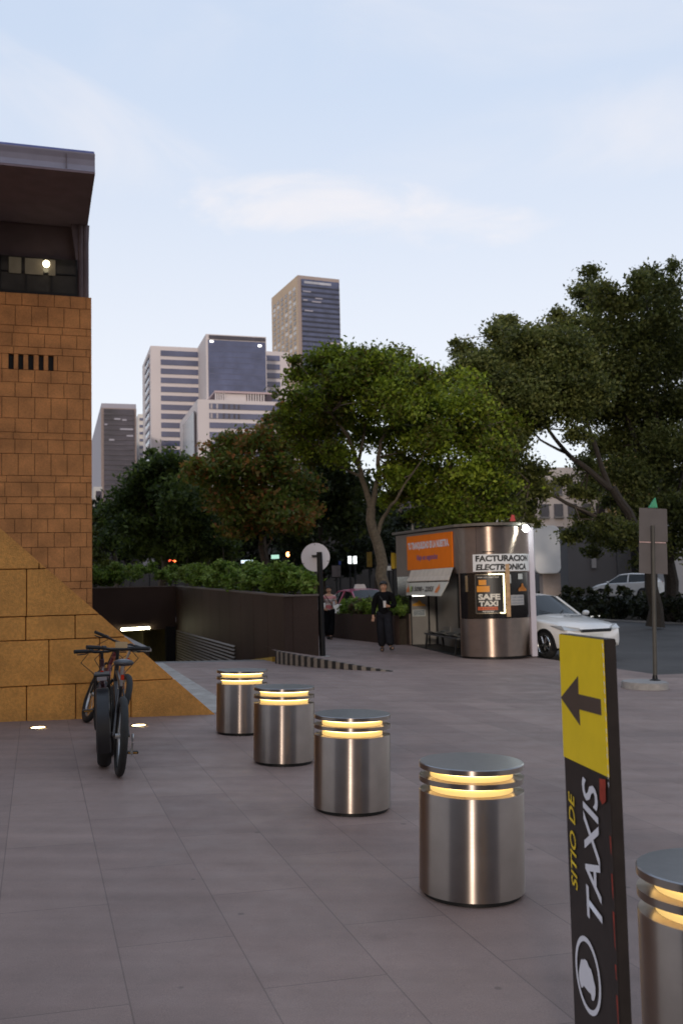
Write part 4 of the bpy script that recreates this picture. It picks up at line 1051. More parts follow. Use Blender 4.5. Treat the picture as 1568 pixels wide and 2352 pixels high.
# ================================================================== BICYCLES
def bicycle(label, loc, rz, lean, fcol, tyre=.024, fat=False, steer=0.0, bar=.62, hb_z=1.0, guard=False, saddle=True, kit=True):
    t = thing('bicycle', label, 'bicycle', (0, 0, 0), 0, 'bicycles parked at the buttress')
    R, WB = .33, 1.05
    FR = mat('bike_frame_' + fcol[0], fcol[1], .35, .1, var=.15, coat=.3)
    BM = mat('bike_black', (.018, .017, .017), .5, .2, var=.2); SP = mat('bike_silver', (.42, .42, .42), .35, .9, var=.1)
    V = Vector
    def wheel(c, axv, par):
        wroot = MB(); wroot.torus(c, axv, R-tyre, tyre, 40, 10, 1.25 if fat else 1.0); wo = wroot.build('wheel', RUBBER, par, smooth=True)
        m = MB(); m.torus(c, axv, R-2*tyre-.008, .010, 40, 6, 1.4); m.build('rim', SP, wo, smooth=True)
        m = MB(); axv = V(axv).normalized(); a = axv.orthogonal().normalized(); b = axv.cross(a)
        for k in range(18):
            an = 2*PI*k/18; d = a*math.cos(an) + b*math.sin(an); m.tube([V(c)+axv*(.025 if k % 2 else -.025), V(c)+d*(R-2*tyre-.01)], .0016, 4)
        m.tube([V(c)-axv*.05, V(c)+axv*.05], .022, 10); m.build('spokes', SP, wo)
        return wo
    ra, fa = V((0, 0, R)), V((0, WB, R))
    wheel(ra, (1, 0, 0), t)
    # steered front end
    head = V((0, WB-.13, .86)); S = Matrix.Translation(head) @ Matrix.Rotation(steer, 4, (V((0, -.13, .53))).normalized()) @ Matrix.Translation(-head)
    axf = (S.to_3x3() @ V((1, 0, 0)))
    fa2 = S @ fa
    wheel(fa2, axf, t)
    bb = V((0, .43, .29)); st = V((0, .30, .72)); hd = V((0, WB-.16, .70))
    m = MB()
    for a, b, r in ((bb, st, .017), (st, V((0, WB-.19, .80)), .017), (bb, hd, .021), (hd-V((0, -.03, .10)), V((0, WB-.195, .88)), .022)): m.tube([a, b], r, 10)
    for s in (-1, 1):
        m.tube([bb+V((s*.03, 0, 0)), ra+V((s*.065, 0, 0))], .010, 8); m.tube([st+V((s*.02, 0, -.03)), ra+V((s*.065, 0, 0))], .009, 8)
    m.build('frame', FR, t, smooth=True)
    m = MB(); m.tube([S @ V((0, WB-.135, .86)), S @ V((0, WB-.075, .70))], .018, 8)
    for s in (-1, 1): m.tube([S @ V((s*.02, WB-.08, .72)), S @ V((s*.06, WB-.06, .66)), S @ V((s*.055, WB, R))], .014, 8)
    m.build('fork', BM, t, smooth=True)
    m = MB(); hc = S @ V((0, WB-.17, hb_z)); m.tube([S @ V((0, WB-.135, .84)), S @ V((0, WB-.17, hb_z-.05)), hc], .016, 8); m.build('stem', BM, t, smooth=True)
    h = MB(); L = bar/2
    pts = [S @ V((x, WB-.17 + dy, hb_z + dz)) for x, dy, dz in ((-L, -.07, .02), (-L*.55, -.01, .015), (-.06, 0, 0), (.06, 0, 0), (L*.55, -.01, .015), (L, -.07, .02))]
    hb = h.tube(pts, .013, 8).build('handlebar', BM, t, smooth=True)
    for s, i, j in ((-1, 0, 1), (1, 5, 4)):
        d = (pts[j]-pts[i]).normalized(); MB().tube([pts[i]-d*.005, pts[i]+d*.13], .019, 10).build('grip', RUBBER, hb, smooth=True)
        m = MB(); m.tube([pts[i]+d*.16, pts[i]+d*.11+V((0, .045, -.03)), pts[i]+d*.02+V((0, .05, -.035))], .006, 6); m.tube([pts[i]+d*.15, pts[i]+d*.19], .02, 8); m.build('brake_lever', BM, hb, smooth=True)
    m = MB(); m.tube([S @ V((-.12, WB-.18, hb_z)), S @ V((-.2, WB-.1, hb_z-.1)), S @ V((-.1, WB-.06, .75)), S @ V((-.02, WB-.1, .66))], .004, 5)
    m.tube([S @ V((.12, WB-.18, hb_z)), S @ V((.2, WB-.1, hb_z-.08)), S @ V((.1, WB-.08, .8)), S @ V((.02, WB-.2, .7))], .004, 5); m.build('cable', BM, t, smooth=True)
    if saddle:
        rings = []
        for k, (y, wd, z, th) in enumerate(((.10, .015, .935, .02), (.13, .085, .955, .055), (.19, .088, .96, .06), (.26, .055, .95, .05), (.33, .026, .945, .04), (.40, .02, .94, .03), (.415, .006, .935, .015))):
            rings.append([V((wd*math.cos(a), y, z - th/2 + th/2*math.sin(a))) for a in [2*PI*q/12 for q in range(12)]])
        MB().loft(rings).build('saddle', mat('saddle_vinyl', (.04, .04, .045), .3, var=.1, spec=.6), t, smooth=True)
        MB().tube([st, V((0, .265, .92))], .014, 8).build('seat_post', SP, t, smooth=True)
    if kit:
        m = MB(); m.ball(bb, (.03, .09, .09), 8); m.tube([bb+V((-.08, 0, 0)), bb+V((.08, 0, 0))], .018, 8)
        m.tube([bb+V((.075, 0, 0)), bb+V((.085, -.06, -.15))], .011, 6); m.tube([bb+V((-.075, 0, 0)), bb+V((-.085, .06, .15))], .011, 6); m.build('crank', BM, t, smooth=True)
        for s, dz, dy in ((1, -.15, -.06), (-1, .15, .06)):
            m = MB(); m.box(bb+V((s*.135, dy, dz)), (.10, .075, .022)); p_ = m.build('pedal', BM, t, bevel=.004)
            MB().box(bb+V((s*.135, dy-.039, dz)), (.075, .004, .012)).build('reflector', mat('amber', (.35, .18, .04), .3, var=0), p_)
        m = MB(); m.box(ra+V((.10, .03, -.11)), (.015, .03, .10)); m.torus(ra+V((.10, .05, -.02)), (1, 0, 0), .028, .008, 16, 6); m.torus(ra+V((.10, .06, -.13)), (1, 0, 0), .024, .008, 16, 6); m.build('derailleur', SP, t, smooth=True)
        MB().box(V((.0, .20, .80)), (.03, .012, .045)).build('rear_reflector', mat('red_reflector', (.5, .03, .01), .25, var=0), t, bevel=.004)
    if guard:
        rings = []
        for k in range(13):
            a = R_(-28 + 150*k/12); c = V((0, -math.cos(a)*(R+.025), R + math.sin(a)*(R+.025))); d = V((0, -math.cos(a), math.sin(a)))
            rings.append([c+V((-.062, 0, 0))-d*.02, c+V((-.05, 0, 0)), c+V((.05, 0, 0)), c+V((.062, 0, 0))-d*.02, c+V((.058, 0, 0))-d*.024, c+V((.048, 0, 0))-d*.006, c+V((-.048, 0, 0))-d*.006, c+V((-.058, 0, 0))-d*.024])
        MB().loft(rings).build('mudguard', mat('mudguard_plastic', (.02, .019, .021), .45, var=.2), t, smooth=True)
        m = MB(); m.box(V((0, .10, .80)), (.13, .30, .02)); m.tube([V((-.07, -.08, .80)), V((.07, -.08, .80))], .01, 6); m.tube([V((-.065, -.05, .8)), V((-.07, 0, R))], .007, 6); m.tube([V((.065, -.05, .8)), V((.07, 0, R))], .007, 6); rk = m.build('rear_rack', BM, t)
        MB().box(V((0, -.075, .775)), (.085, .02, .04)).build('reflector', mat('grey_reflector', (.30, .28, .30), .25, var=0), rk, bevel=.004)
    t.location = loc; t.rotation_mode = 'XYZ'
    t.rotation_euler = (0, lean, rz)
    return t
gB = G(273.5, 1783); gA = G(241, 1761); gC = G(196, 1659)
bB = bicycle('dark bicycle nearest the camera with a thin rear tyre and a padded saddle', gB, R_(17.2), R_(3.5), ('dark', (.03, .025, .025)), .033, bar=.56, hb_z=1.0)
MB().box(Vector((.03, .87, 1.045)), (.11, .02, .055)).build('number_tag', mat('tag_card', (.50, .36, .2), .6, var=.1), bB)
bA = bicycle('dark bicycle with a wide tyre and black mudguard in the middle of the three', gA, R_(13.6), R_(-1.5), ('plum', (.05, .02, .025)), .05, fat=True, bar=.5, hb_z=.95, guard=True, saddle=False)
dC = Vector((math.sin(R_(-27)), math.cos(R_(-27)), 0))
bC = bicycle('red bicycle leaning behind the others with its front wheel out to the left', gC - dC*1.05, R_(27), R_(21), ('red', (.11, .016, .022)), .034, bar=.62, hb_z=.98, kit=True)

# ================================================================== PEOPLE
def skin_mesh(pts, edges, sub=2):
    me = bpy.data.meshes.new('s'); bm = bmesh.new(); lay = bm.verts.layers.skin.verify(); vs_ = []
    for i, (co, r) in enumerate(pts):
        v = bm.verts.new(co); v[lay].radius = (r, r) if isinstance(r, (int, float)) else r; v[lay].use_root = (i == 0); vs_.append(v)
    for a, b in edges: bm.edges.new((vs_[a], vs_[b]))
    bm.to_mesh(me); bm.free()
    o = bpy.data.objects.new('s', me); COL.objects.link(o)
    o.modifiers.new('k', 'SKIN').use_smooth_shade = True; s = o.modifiers.new('b', 'SUBSURF'); s.levels = sub; s.render_levels = sub
    dg = bpy.context.evaluated_depsgraph_get(); dg.update(); r = bpy.data.meshes.new_from_object(o.evaluated_get(dg)); bpy.data.objects.remove(o); return r
def person(label, loc, rz, H, J, shirt, trousers, hair, shoe, long_hair=False, sleeve='long', wide=1.0, extra=None, bulk=1.0):
    t = thing('person', label, 'person', loc, rz); k = H/1.72
    pts, ed = [], []
    idx = {}
    def nd(name, co, r, par=None):
        pts.append((Vector(co)*k, r*k)); idx[name] = len(pts)-1
        if par is not None: ed.append((idx[par], idx[name]))
    nd('pelvis', (0, 0, .95), .12); nd('waist', (0, 0, 1.10), .105, 'pelvis'); nd('chest', (0, .005, 1.30), .125, 'waist'); nd('collar', (0, .01, 1.42), .085, 'chest')
    nd('neck', (0, 0, 1.49), .05, 'collar'); nd('jaw', (0, -.018, 1.555), .062, 'neck'); nd('face', (0, -.012, 1.62), .078, 'jaw'); nd('crown', (0, .005, 1.685), .058, 'face')
    nd('nose', (0, -.098, 1.600), .012, 'face')
    for s in (-1, 1): nd('ear%d' % s, (s*.084, .005, 1.605), .014, 'face')
    for s, nm in ((-1, 'l'), (1, 'r')):
        sh, el, wr, hand = J['arm_'+nm]
        nd('sh'+nm, sh, .055, 'collar'); nd('el'+nm, el, .042, 'sh'+nm); nd('wr'+nm, wr, .026, 'el'+nm)
        wv, hv = Vector(wr), Vector(hand); d = (hv-wv).normalized(); sd = d.cross(Vector((0, -1, .2))).normalized()
        nd('palm'+nm, wv+d*.06, .030, 'wr'+nm)
        for f in range(4):
            b = wv + d*.10 + sd*(f-1.5)*.019; cv = Vector((0, -.012, 0))
            nd('f%d%s' % (f, nm), b, .009, 'palm'+nm); nd('g%d%s' % (f, nm), b + d*(.045-.006*abs(f-1.3)) + cv, .008, 'f%d%s' % (f, nm)); nd('h%d%s' % (f, nm), b + d*(.065-.008*abs(f-1.3)) + cv*2.4, .007, 'g%d%s' % (f, nm))
        nd('th'+nm, wv + d*.055 - sd*.036, .010, 'palm'+nm); nd('ti'+nm, wv + d*.085 - sd*.05, .008, 'th'+nm)
        hp, kn, an, toe = J['leg_'+nm]
        nd('hp'+nm, hp, .085, 'pelvis'); nd('kn'+nm, kn, .058, 'hp'+nm); nd('an'+nm, an, .038, 'kn'+nm); nd('toe'+nm, toe, .03, 'an'+nm)
    body = link('body', skin_mesh(pts, ed), SKIN, t, True, None, True)
    q = lambda n, r: (Vector(pts[idx[n]][0]), r*k)
    # shirt
    P_ = [(Vector((0, 0, .845))*k, .128*k*bulk), q('waist', .130*bulk), q('chest', .15*bulk), q('collar', .095)]; E_ = [(0, 1), (1, 2), (2, 3)]
    for nm in 'lr':
        a = len(P_); P_.append(q('sh'+nm, .073*bulk)); E_.append((3, a))
        if sleeve == 'long':
            P_ += [q('el'+nm, .064*bulk), q('wr'+nm, .046)]; E_ += [(a, a+1), (a+1, a+2)]
        else:
            m_ = Vector(pts[idx['sh'+nm]][0]).lerp(Vector(pts[idx['el'+nm]][0]), .62); P_.append((m_, .066*k)); E_.append((a, a+1))
    sh = link('shirt', skin_mesh(P_, E_), shirt, t, True, None, True)
    P_ = [q('pelvis', .132)]; E_ = []
    for nm in 'lr':
        a = len(P_); h_, kk, aa = (Vector(pts[idx[x+nm]][0]) for x in ('hp', 'kn', 'an'))
        P_ += [(h_, .108*wide**.5*k), (kk, .084*wide*k), (kk.lerp(aa, .98), .082*wide*k)]; E_ += [(0, a), (a, a+1), (a+1, a+2)]
    link('trousers', skin_mesh(P_, E_), trousers, t, True, None, True)
    for nm in 'lr':
        an, toe = Vector(pts[idx['an'+nm]][0]), Vector(pts[idx['toe'+nm]][0]); d = (toe-an); d.z *= .6
        heel = an + Vector((0, .03, -.035))*k
        so_ = link('shoe', skin_mesh([(heel, .056*k), (an.lerp(toe, .55) + Vector((0, 0, -.005)), .06*k), (toe, .048*k)], [(0, 1), (1, 2)], 2), shoe, t, True, None, True)
    # hair
    hc = Vector((0, .012, 1.655))*k
    mb = MB(); mb.ball(hc, (.098*k, .108*k, .088*k), 14)
    for v in mb.bm.verts:
        d = (v.co-hc)
        if d.y < 0 and v.co.z < hc.z + .004*k: v.co.y = hc.y + max(d.y*.25, -.02*k)
        if v.co.z < hc.z-.03*k and d.y >= 0: v.co.z -= .03*k
        v.co += d.normalized()*random.uniform(-.008, .016)*k
    hr = mb.build('hair', hair, t, True, local=True)
    if long_hair:
        P_ = [(Vector((0, .07, 1.66))*k, .07*k), (Vector((0, .10, 1.52))*k, .065*k), (Vector((.01, .11, 1.38))*k, .04*k)]
        link('hair_length', skin_mesh(P_, [(0, 1), (1, 2)], 2), hair, hr, True, None, True)
    EYE = mat('eye_dark', (.02, .015, .012), .3, var=0); LIP = mat('lip', (.25, .08, .07), .5, var=0)
    for s in (-1, 1):
        MB().ball(Vector((s*.032, -.083, 1.622))*k, (.011*k, .007*k, .007*k), 6).build('eye', EYE, t, True, local=True)
        MB().box(Vector((s*.033, -.086, 1.641))*k, Vector((.034, .008, .007))*k).build('eyebrow', hair, t, local=True)
    MB().ball(Vector((0, -.079, 1.560))*k, (.024*k, .008*k, .007*k), 6).build('mouth', LIP, t, True, local=True)
    if extra: extra(t, k)
    return t
V = Vector
HAIR = mat('black_hair', (.012, .010, .009), .5, var=.3, scale=60); HAIRB = mat('brown_hair', (.10, .045, .02), .5, var=.3, scale=60)
BLK = mat('black_cloth', (.008, .008, .009), .9, spec=.05, var=.25, scale=18); DKG = mat('dark_denim', (.017, .017, .021), .9, spec=.05, var=.3, scale=14); SHOE = mat('black_shoe', (.014, .013, .013), .5, var=.2)
TEE = bpy.data.materials.new('printed_tee'); TEE.use_nodes = True
def tee():
    n = TEE.node_tree; b = n.nodes['Principled BSDF']; tc_ = n.nodes.new('ShaderNodeTexCoord'); sx = n.nodes.new('ShaderNodeSeparateXYZ'); n.links.new(tc_.outputs['Object'], sx.inputs[0])
    no = n.nodes.new('ShaderNodeTexNoise'); no.inputs['Scale'].default_value = 16; n.links.new(tc_.outputs['Object'], no.inputs['Vector'])
    rp = n.nodes.new('ShaderNodeValToRGB'); rp.color_ramp.interpolation = 'CONSTANT'
    z = [(0, (.50, .47, .44)), (.905, (.48, .14, .15)), (1.01, (.50, .47, .44)), (1.06, (.30, .24, .23)), (1.16, (.50, .46, .44)), (1.20, (.50, .22, .22)), (1.30, (.52, .49, .46))]
    rp.color_ramp.elements[0].color = (*z[0][1], 1); rp.color_ramp.elements[1].position = .97; rp.color_ramp.elements[1].color = (*z[-1][1], 1)
    for p_, c_ in z[1:]:
        e = rp.color_ramp.elements.new((p_-.8)/.8); e.color = (*c_, 1)
    ad = n.nodes.new('ShaderNodeMath'); ad.operation = 'MULTIPLY_ADD'; ad.inputs[1].default_value = .10; n.links.new(no.outputs['Fac'], ad.inputs[0]); n.links.new(sx.outputs['Z'], ad.inputs[2])
    mr = n.nodes.new('ShaderNodeMapRange'); mr.inputs[1].default_value = .85; mr.inputs[2].default_value = 1.65; n.links.new(ad.outputs[0], mr.inputs[0]); n.links.new(mr.outputs[0], rp.inputs[0]); n.links.new(rp.outputs[0], b.inputs['Base Color']); b.inputs['Roughness'].default_value = .85
tee()
def strap(mm):
    def f(t, k):
        MB().tube([V((-.13, -.05, 1.44))*k, V((-.06, -.15, 1.34))*k, V((.06, -.155, 1.16))*k, V((.14, -.10, 1.02))*k], .012*k, 6).build('bag_strap', mm, t, True, local=True)
    return f
def hold(obj):
    def f(t, k):
        strap(BLK)(t, k)
        obj(t, k)
    return f
g = G(884, 1497); Hm = 1.72*(g.y/23.6)**0
hm = (P(881, 1337, g.y).z - g.z)
man = person('person in black top and dark trousers walking with a white paper cup', g, R_(-8), hm,
    dict(arm_l=(V((-.185, .01, 1.40)), V((-.255, .05, 1.13)), V((-.27, -.06, .90)), V((-.27, -.10, .80))),
         arm_r=(V((.185, .01, 1.40)), V((.27, .02, 1.14)), V((.15, -.20, 1.12)), V((.06, -.24, 1.16))),
         leg_l=(V((-.09, 0, .90)), V((-.09, -.03, .50)), V((-.08, .12, .10)), V((-.08, .0, .035))),
         leg_r=(V((.09, 0, .90)), V((.12, -.22, .53)), V((.17, -.28, .13)), V((.23, -.41, .11)))), BLK, DKG, HAIR, mat('trainer', (.06, .05, .045), .6, var=.6, scale=20), wide=1.3, bulk=1.22, extra=strap(mat('strap_grey', (.03, .03, .03), .7, var=0)))
mk = hm/1.72
cupp = WM[man.name] @ (V((.045, -.275, 1.17))*mk)
cup = MB().lathe([(.030, -.07), (.038, .06), (.040, .065), (.036, .085), (.02, .087)], 20, cupp).build('paper_cup', mat('white_paper', (.62, .60, .58), .6, var=.02), smooth=True)
tag(cup, 'white paper cup held by the person in black', 'cup')
g = G(757, 1468); hw = P(758, 1347, g.y).z - g.z
wom = person('person in white printed t-shirt and wide black trousers walking beside the black post', g, R_(4), hw,
    dict(arm_l=(V((-.165, .01, 1.39)), V((-.225, .06, 1.13)), V((-.17, -.10, .98)), V((-.10, -.17, .97))),
         arm_r=(V((.165, .01, 1.39)), V((.24, .04, 1.15)), V((.17, -.17, 1.13)), V((.10, -.22, 1.18))),
         leg_l=(V((-.085, 0, .90)), V((-.08, -.05, .50)), V((-.05, .02, .09)), V((-.05, -.10, .03))),
         leg_r=(V((.085, 0, .90)), V((.07, .02, .50)), V((.03, -.12, .09)), V((.04, -.25, .03)))), TEE, BLK, HAIR, SHOE, sleeve='short', wide=1.35, long_hair=True, extra=strap(BLK))
ph_ = WM[wom.name] @ (V((.15, -.25, 1.17))*hw/1.72)
tag(MB().box(ph_, (.07, .012, .13)).build('phone', mat('phone_case', (.5, .5, .52), .3, var=0), bevel=.004), 'pale phone held by the person in the printed t-shirt', 'phone')
Yt = 26.5; c = P(718, 1344, Yt); gzz = gz(c.x, c.y)
person('person with brown hair in pale top half hidden by the planter', V((c.x, c.y, gzz)), R_(60), c.z-gzz,
    dict(arm_l=(V((-.165, .01, 1.39)), V((-.225, .06, 1.13)), V((-.22, -.02, .90)), V((-.22, -.04, .82))),
         arm_r=(V((.165, .01, 1.39)), V((.23, .04, 1.13)), V((.22, -.06, .90)), V((.22, -.08, .82))),
         leg_l=(V((-.085, 0, .90)), V((-.08, -.05, .50)), V((-.08, .02, .09)), V((-.08, -.10, .03))),
         leg_r=(V((.085, 0, .90)), V((.08, .0, .50)), V((.08, .04, .09)), V((.08, -.08, .03)))), mat('white_top', (.5, .48, .47), .8, var=.05), BLK, HAIRB, SHOE, long_hair=True)

# ================================================================== CARS
CARGL = mat('car_glass', (.012, .014, .015), .08, var=0, spec=.35)
LAMPG = mat('headlamp_glass', (.40, .42, .44), .12, .3, var=.1); TAILR = mat('tail_red', (.30, .02, .015), .2, var=0); PLATE = mat('plate_white', (.55, .55, .52), .5, var=.05)
def car(label, cat, loc, rz, paint, st, roofpaint=None, wheels=(.78, 3.40), group=None, taxi=False, lit=False, R=.315):
    """st: stations from nose to tail (y, top z, belt z, half width, roof half width, bottom z)"""
    t = thing('car', label, cat, loc, rz, group)
    L = st[-1][0]; oy = wheels[0]
    def ring(s):
        y, top, belt, hw, rw, zb = s
        h = [(hw*.6, zb), (hw*.96, zb+.05), (hw, zb+.17), (hw*1.0, (zb+belt)/2+.06), (hw*.985, belt-.03), (hw*.95, belt), (rw, top-.05), (rw*.82, top-.012), (rw*.4, top+.008)]
        return [V((x, y-oy, z)) for x, z in h] + [V((-x, y-oy, z)) for x, z in h[::-1]]
    rings = [ring(s) for s in st]; n = len(rings[0])
    body, glass = MB(), {'windscreen': MB(), 'rear_window': MB(), 'side_window': MB()}
    roofm = MB() if roofpaint else None
    gi = [i for i, s in enumerate(st) if s[1]-s[2] > .12]; cab0, cab1 = gi[0]-1, gi[-1]+1
    for i in range(len(st)-1):
        for j in range(n-1):
            q = [rings[i][j], rings[i][j+1], rings[i+1][j+1], rings[i+1][j]]
            side = j in (5, n-7); topf = 5 < j < n-7
            tgt = body
            if cab0 <= i < cab1:
                if i == cab0 and topf: tgt = glass['windscreen']
                elif i == cab1-1 and topf: tgt = glass['rear_window']
                elif side: tgt = glass['side_window']
                elif topf and roofm: tgt = roofm
            tgt.face(q)
    body.face(rings[0]); body.face(rings[-1]); 
    for i in range(len(st)-1): body.face([rings[i][0], rings[i+1][0], rings[i+1][-1], rings[i][-1]])
    for m_ in [body] + list(glass.values()) + ([roofm] if roofm else []): bmesh.ops.remove_doubles(m_.bm, verts=m_.bm.verts, dist=.0008)
    b = body.build('body', paint, t, smooth=True, local=True)
    for nm, m_ in glass.items():
        if len(m_.bm.faces): m_.build(nm, CARGL, t, smooth=True, local=True)
    if roofm: roofm.build('roof', roofpaint, t, smooth=True, local=True)
    # pillars
    m_ = MB()
    for s in (6, n-7):
        for i in (cab0, cab1-1): m_.tube([rings[i][s], rings[i+1][s]], .035, 6)
        mid = (cab0+cab1)//2
        m_.tube([rings[mid][s-1 if s == 6 else s+1], rings[mid][s]], .04, 6)
        m_.tube([rings[i][s] for i in range(cab0+1, cab1)], .03, 6)
    m_.build('pillars', roofpaint or paint, t, smooth=True, local=True)
    hw = st[3][3]
    for wy in wheels:
        for s in (-1, 1):
            x = s*(hw+.004); c = V((x, wy-oy, R))
            m_ = MB(); pr = [c + V((0, (R+.055)*math.cos(R_(a)), (R+.055)*math.sin(R_(a)))) for a in range(-18, 199, 12)]
            m_.prism(pr, V((-s*.2, 0, 0))); arch = m_.build('wheel_arch', BLACK, t, local=True)
            m_ = MB(); m_.torus(c+V((-s*.085, 0, 0)), (1, 0, 0), R-.075, .085, 36, 10, 1.15); w_ = m_.build('wheel', RUBBER, t, smooth=True, local=True)
            m_ = MB(); xo = x+s*.006
            m_.torus(V((xo, c.y, c.z)), (1, 0, 0), R-.10, .014, 36, 6)
            for k in range(10):
                a = 2*PI*k/10 + (.12 if k % 2 else -.12); d = V((0, math.cos(a), math.sin(a))); m_.tube([V((xo, c.y, c.z))+d*.03, V((xo-s*.01, c.y, c.z))+d*(R-.10)], .014, 5)
            m_.tube([V((xo-s*.03, c.y, c.z)), V((xo+s*.01, c.y, c.z))], .05, 12); m_.build('rim', CHROME, w_, smooth=True, local=True)
            m_ = MB(); m_.tube([V((x-s*.10, c.y, c.z)), V((x-s*.06, c.y, c.z))], R-.10, 24); m_.build('brake_disc', DARK, w_, local=True)
    # front end
    y1 = st[1][0]-oy; hw1 = st[1][3]
    def fy(x): f = abs(x)/hw1; return st[0][0]-oy + (st[1][0]-st[0][0])*max(0, (f-.75)/.25) + (st[2][0]-st[1][0])*max(0, (f-1)/.2)
    for s in (-1, 1):
        m_ = MB(); xo = s*hw1
        q = [V((s*hw*.50, st[0][0]-oy-.015, .63)), V((s*hw*.93, st[1][0]-oy+.02, .66)), V((s*hw*1.0, st[2][0]-oy+.02, .76)), V((s*hw*.93, st[2][0]-oy-.22, .755)), V((s*hw*.55, st[0][0]-oy+.015, .70))]
        m_.prism(q, V((0, .10, -.01))); hl = m_.build('headlight', LAMPG, t, local=True)
        if lit: MB().ball(V((s*hw*.72, st[0][0]-oy-.02, .66)), (.09, .03, .06), 8).build('bulb_glow', mat('headlight_glow', (1, .95, .8), .4, var=0, emit=(1, .9, .65), estr=4), hl, True, local=True)
        m_ = MB(); yy = st[cab0][0]-oy+.12; m_.ball(V((s*(hw+.10), yy, st[cab0][2]+.07)), (.10, .07, .065), 8); m_.tube([V((s*hw*.95, yy, st[cab0][2]+.0)), V((s*(hw+.06), yy, st[cab0][2]+.05))], .02, 6); m_.build('mirror', paint, t, smooth=True, local=True)
        ye = L-oy; m_ = MB(); m_.prism([V((s*hw*.62, ye+.012, st[-2][2]-.20)), V((s*hw*.92, ye-.05, st[-2][2]-.20)), V((s*hw*.99, ye-.28, st[-2][2]-.06)), V((s*hw*.90, ye-.06, st[-2][2]-.02)), V((s*hw*.62, ye+.0, st[-2][2]-.06))], V((0, -.06, 0))); m_.build('tail_light', TAILR, t, local=True)
        for yy in (st[cab0+1][0]-oy-.35, st[(cab0+cab1)//2][0]-oy+.02):
            m_ = MB(); m_.box(V((s*(hw*1.0+.004), yy+.55, st[4][2]-.14)), (.02, .16, .025)); m_.build('door_handle', paint, t, local=True)
    m_ = MB(); m_.prism([V((-hw*.48, st[0][0]-oy-.012, .60)), V((hw*.48, st[0][0]-oy-.012, .60)), V((hw*.56, st[0][0]-oy+.0, .665)), V((-hw*.56, st[0][0]-oy+.0, .665))], V((0, .05, 0))); m_.build('grille', BLACK, t, local=True)
    m_ = MB(); m_.prism([V((-hw*.66, st[0][0]-oy-.0, .29)), V((hw*.66, st[0][0]-oy-.0, .29)), V((hw*.58, st[0][0]-oy-.012, .42)), V((-hw*.58, st[0][0]-oy-.012, .42))], V((0, .05, 0))); m_.build('lower_grille', BLACK, t, local=True)
    MB().box(V((0, st[0][0]-oy-.02, .50)), (.36, .012, .13)).build('number_plate', PLATE, t, local=True)
    MB().box(V((0, L-oy+.012, .62)), (.36, .012, .13)).build('number_plate', PLATE, t, local=True)
    for s in (-1, 1):
        m_ = MB(); z0 = st[cab0][1]; m_.tube([V((s*.1-.05, st[cab0][0]-oy-.03, z0+.015)), V((s*.36-.1, st[cab0][0]-oy+.10, z0+.09))], .008, 4); m_.build('wiper', BLACK, t, local=True)
    if taxi:
        c = st[(cab0+cab1)//2]; MB().prism([V((-.22, c[0]-oy-.06, c[1]+.0)), V((.22, c[0]-oy-.06, c[1])), V((.16, c[0]-oy-.04, c[1]+.15)), V((-.16, c[0]-oy-.04, c[1]+.15))], V((0, .12, 0))).build('roof_sign', WHITEP, t, local=True)
    return t
SEDAN = [(0, .60, .55, .60, .50, .30), (.10, .72, .66, .76, .60, .22), (.45, .84, .78, .84, .66, .20), (1.0, .93, .86, .86, .68, .19), (1.32, .98, .91, .86, .68, .19), (2.02, 1.41, .93, .86, .56, .19), (2.55, 1.465, .95, .86, .57, .19), (3.15, 1.42, .96, .86, .56, .19), (3.85, 1.06, .98, .85, .62, .20), (4.25, 1.03, .96, .80, .62, .24), (4.40, .80, .76, .70, .58, .34)]
HATCH = [(0, .62, .57, .58, .48, .30), (.10, .76, .70, .74, .58, .22), (.42, .90, .84, .82, .64, .20), (.85, .99, .92, .845, .66, .19), (1.08, 1.03, .95, .845, .66, .19), (1.78, 1.46, .97, .845, .55, .19), (2.35, 1.52, .99, .845, .56, .19), (3.35, 1.49, 1.02, .84, .54, .19), (3.82, 1.12, 1.05, .82, .62, .22), (3.98, .98, .95, .76, .60, .32)]
WCAR = mat('car_white', (.62, .61, .60), .3, var=.02, coat=.6)
h = R_(27)
gw = G(1250, 1509)
ofs = Matrix.Rotation(h, 3, 'Z') @ V((-.86, 0, 0))
wc = car('white sedan with dark lettering on its bonnet parked beside the kiosk', 'car', V((gw.x, gw.y, gz(gw.x, gw.y)-.04)) - ofs, h, WCAR, SEDAN)
me = text_mesh('A-0695-C', 1, .03, .1, 1, 0); xs = [q.co.x for q in me.vertices]; ys = [q.co.y for q in me.vertices]
for q in me.vertices:
    a = (q.co.x-(max(xs)+min(xs))/2)/(max(xs)-min(xs))*.74; b_ = (q.co.y-(max(ys)+min(ys))/2)/(max(ys)-min(ys))*.15
    y = .85 - b_; z = .84 + (.93-.84)*(y-.45)/.55 + .045; q.co = V((a+.12, y-.78, z))
link('lettering', me, TXK, wc, local=True)
c = P(1425, 1350, 54); zc = P(1425, 1314, 54).z - 1.52
hbk = car('white hatchback seen from behind on the far carriageway beyond the hedge', 'car', V((P(1396, 1350, 54).x, 54.6, zc)), R_(-125), WCAR, HATCH, wheels=(.72, 3.25))
hbk.scale = (.93, .93, .95)
PINK = mat('car_pink', (.40, .06, .13), .35, var=.05, coat=.5)
X, Y = xy(11.95, 33.6)
txc = car('pink and white taxi with a roof sign parked behind the planter shrubs', 'taxi', V((X, Y, gz(X, Y)-.09)), R_(24), WHITEP, SEDAN, roofpaint=PINK, taxi=True, lit=True)
txc.scale = (1.08, 1.08, 1.1)
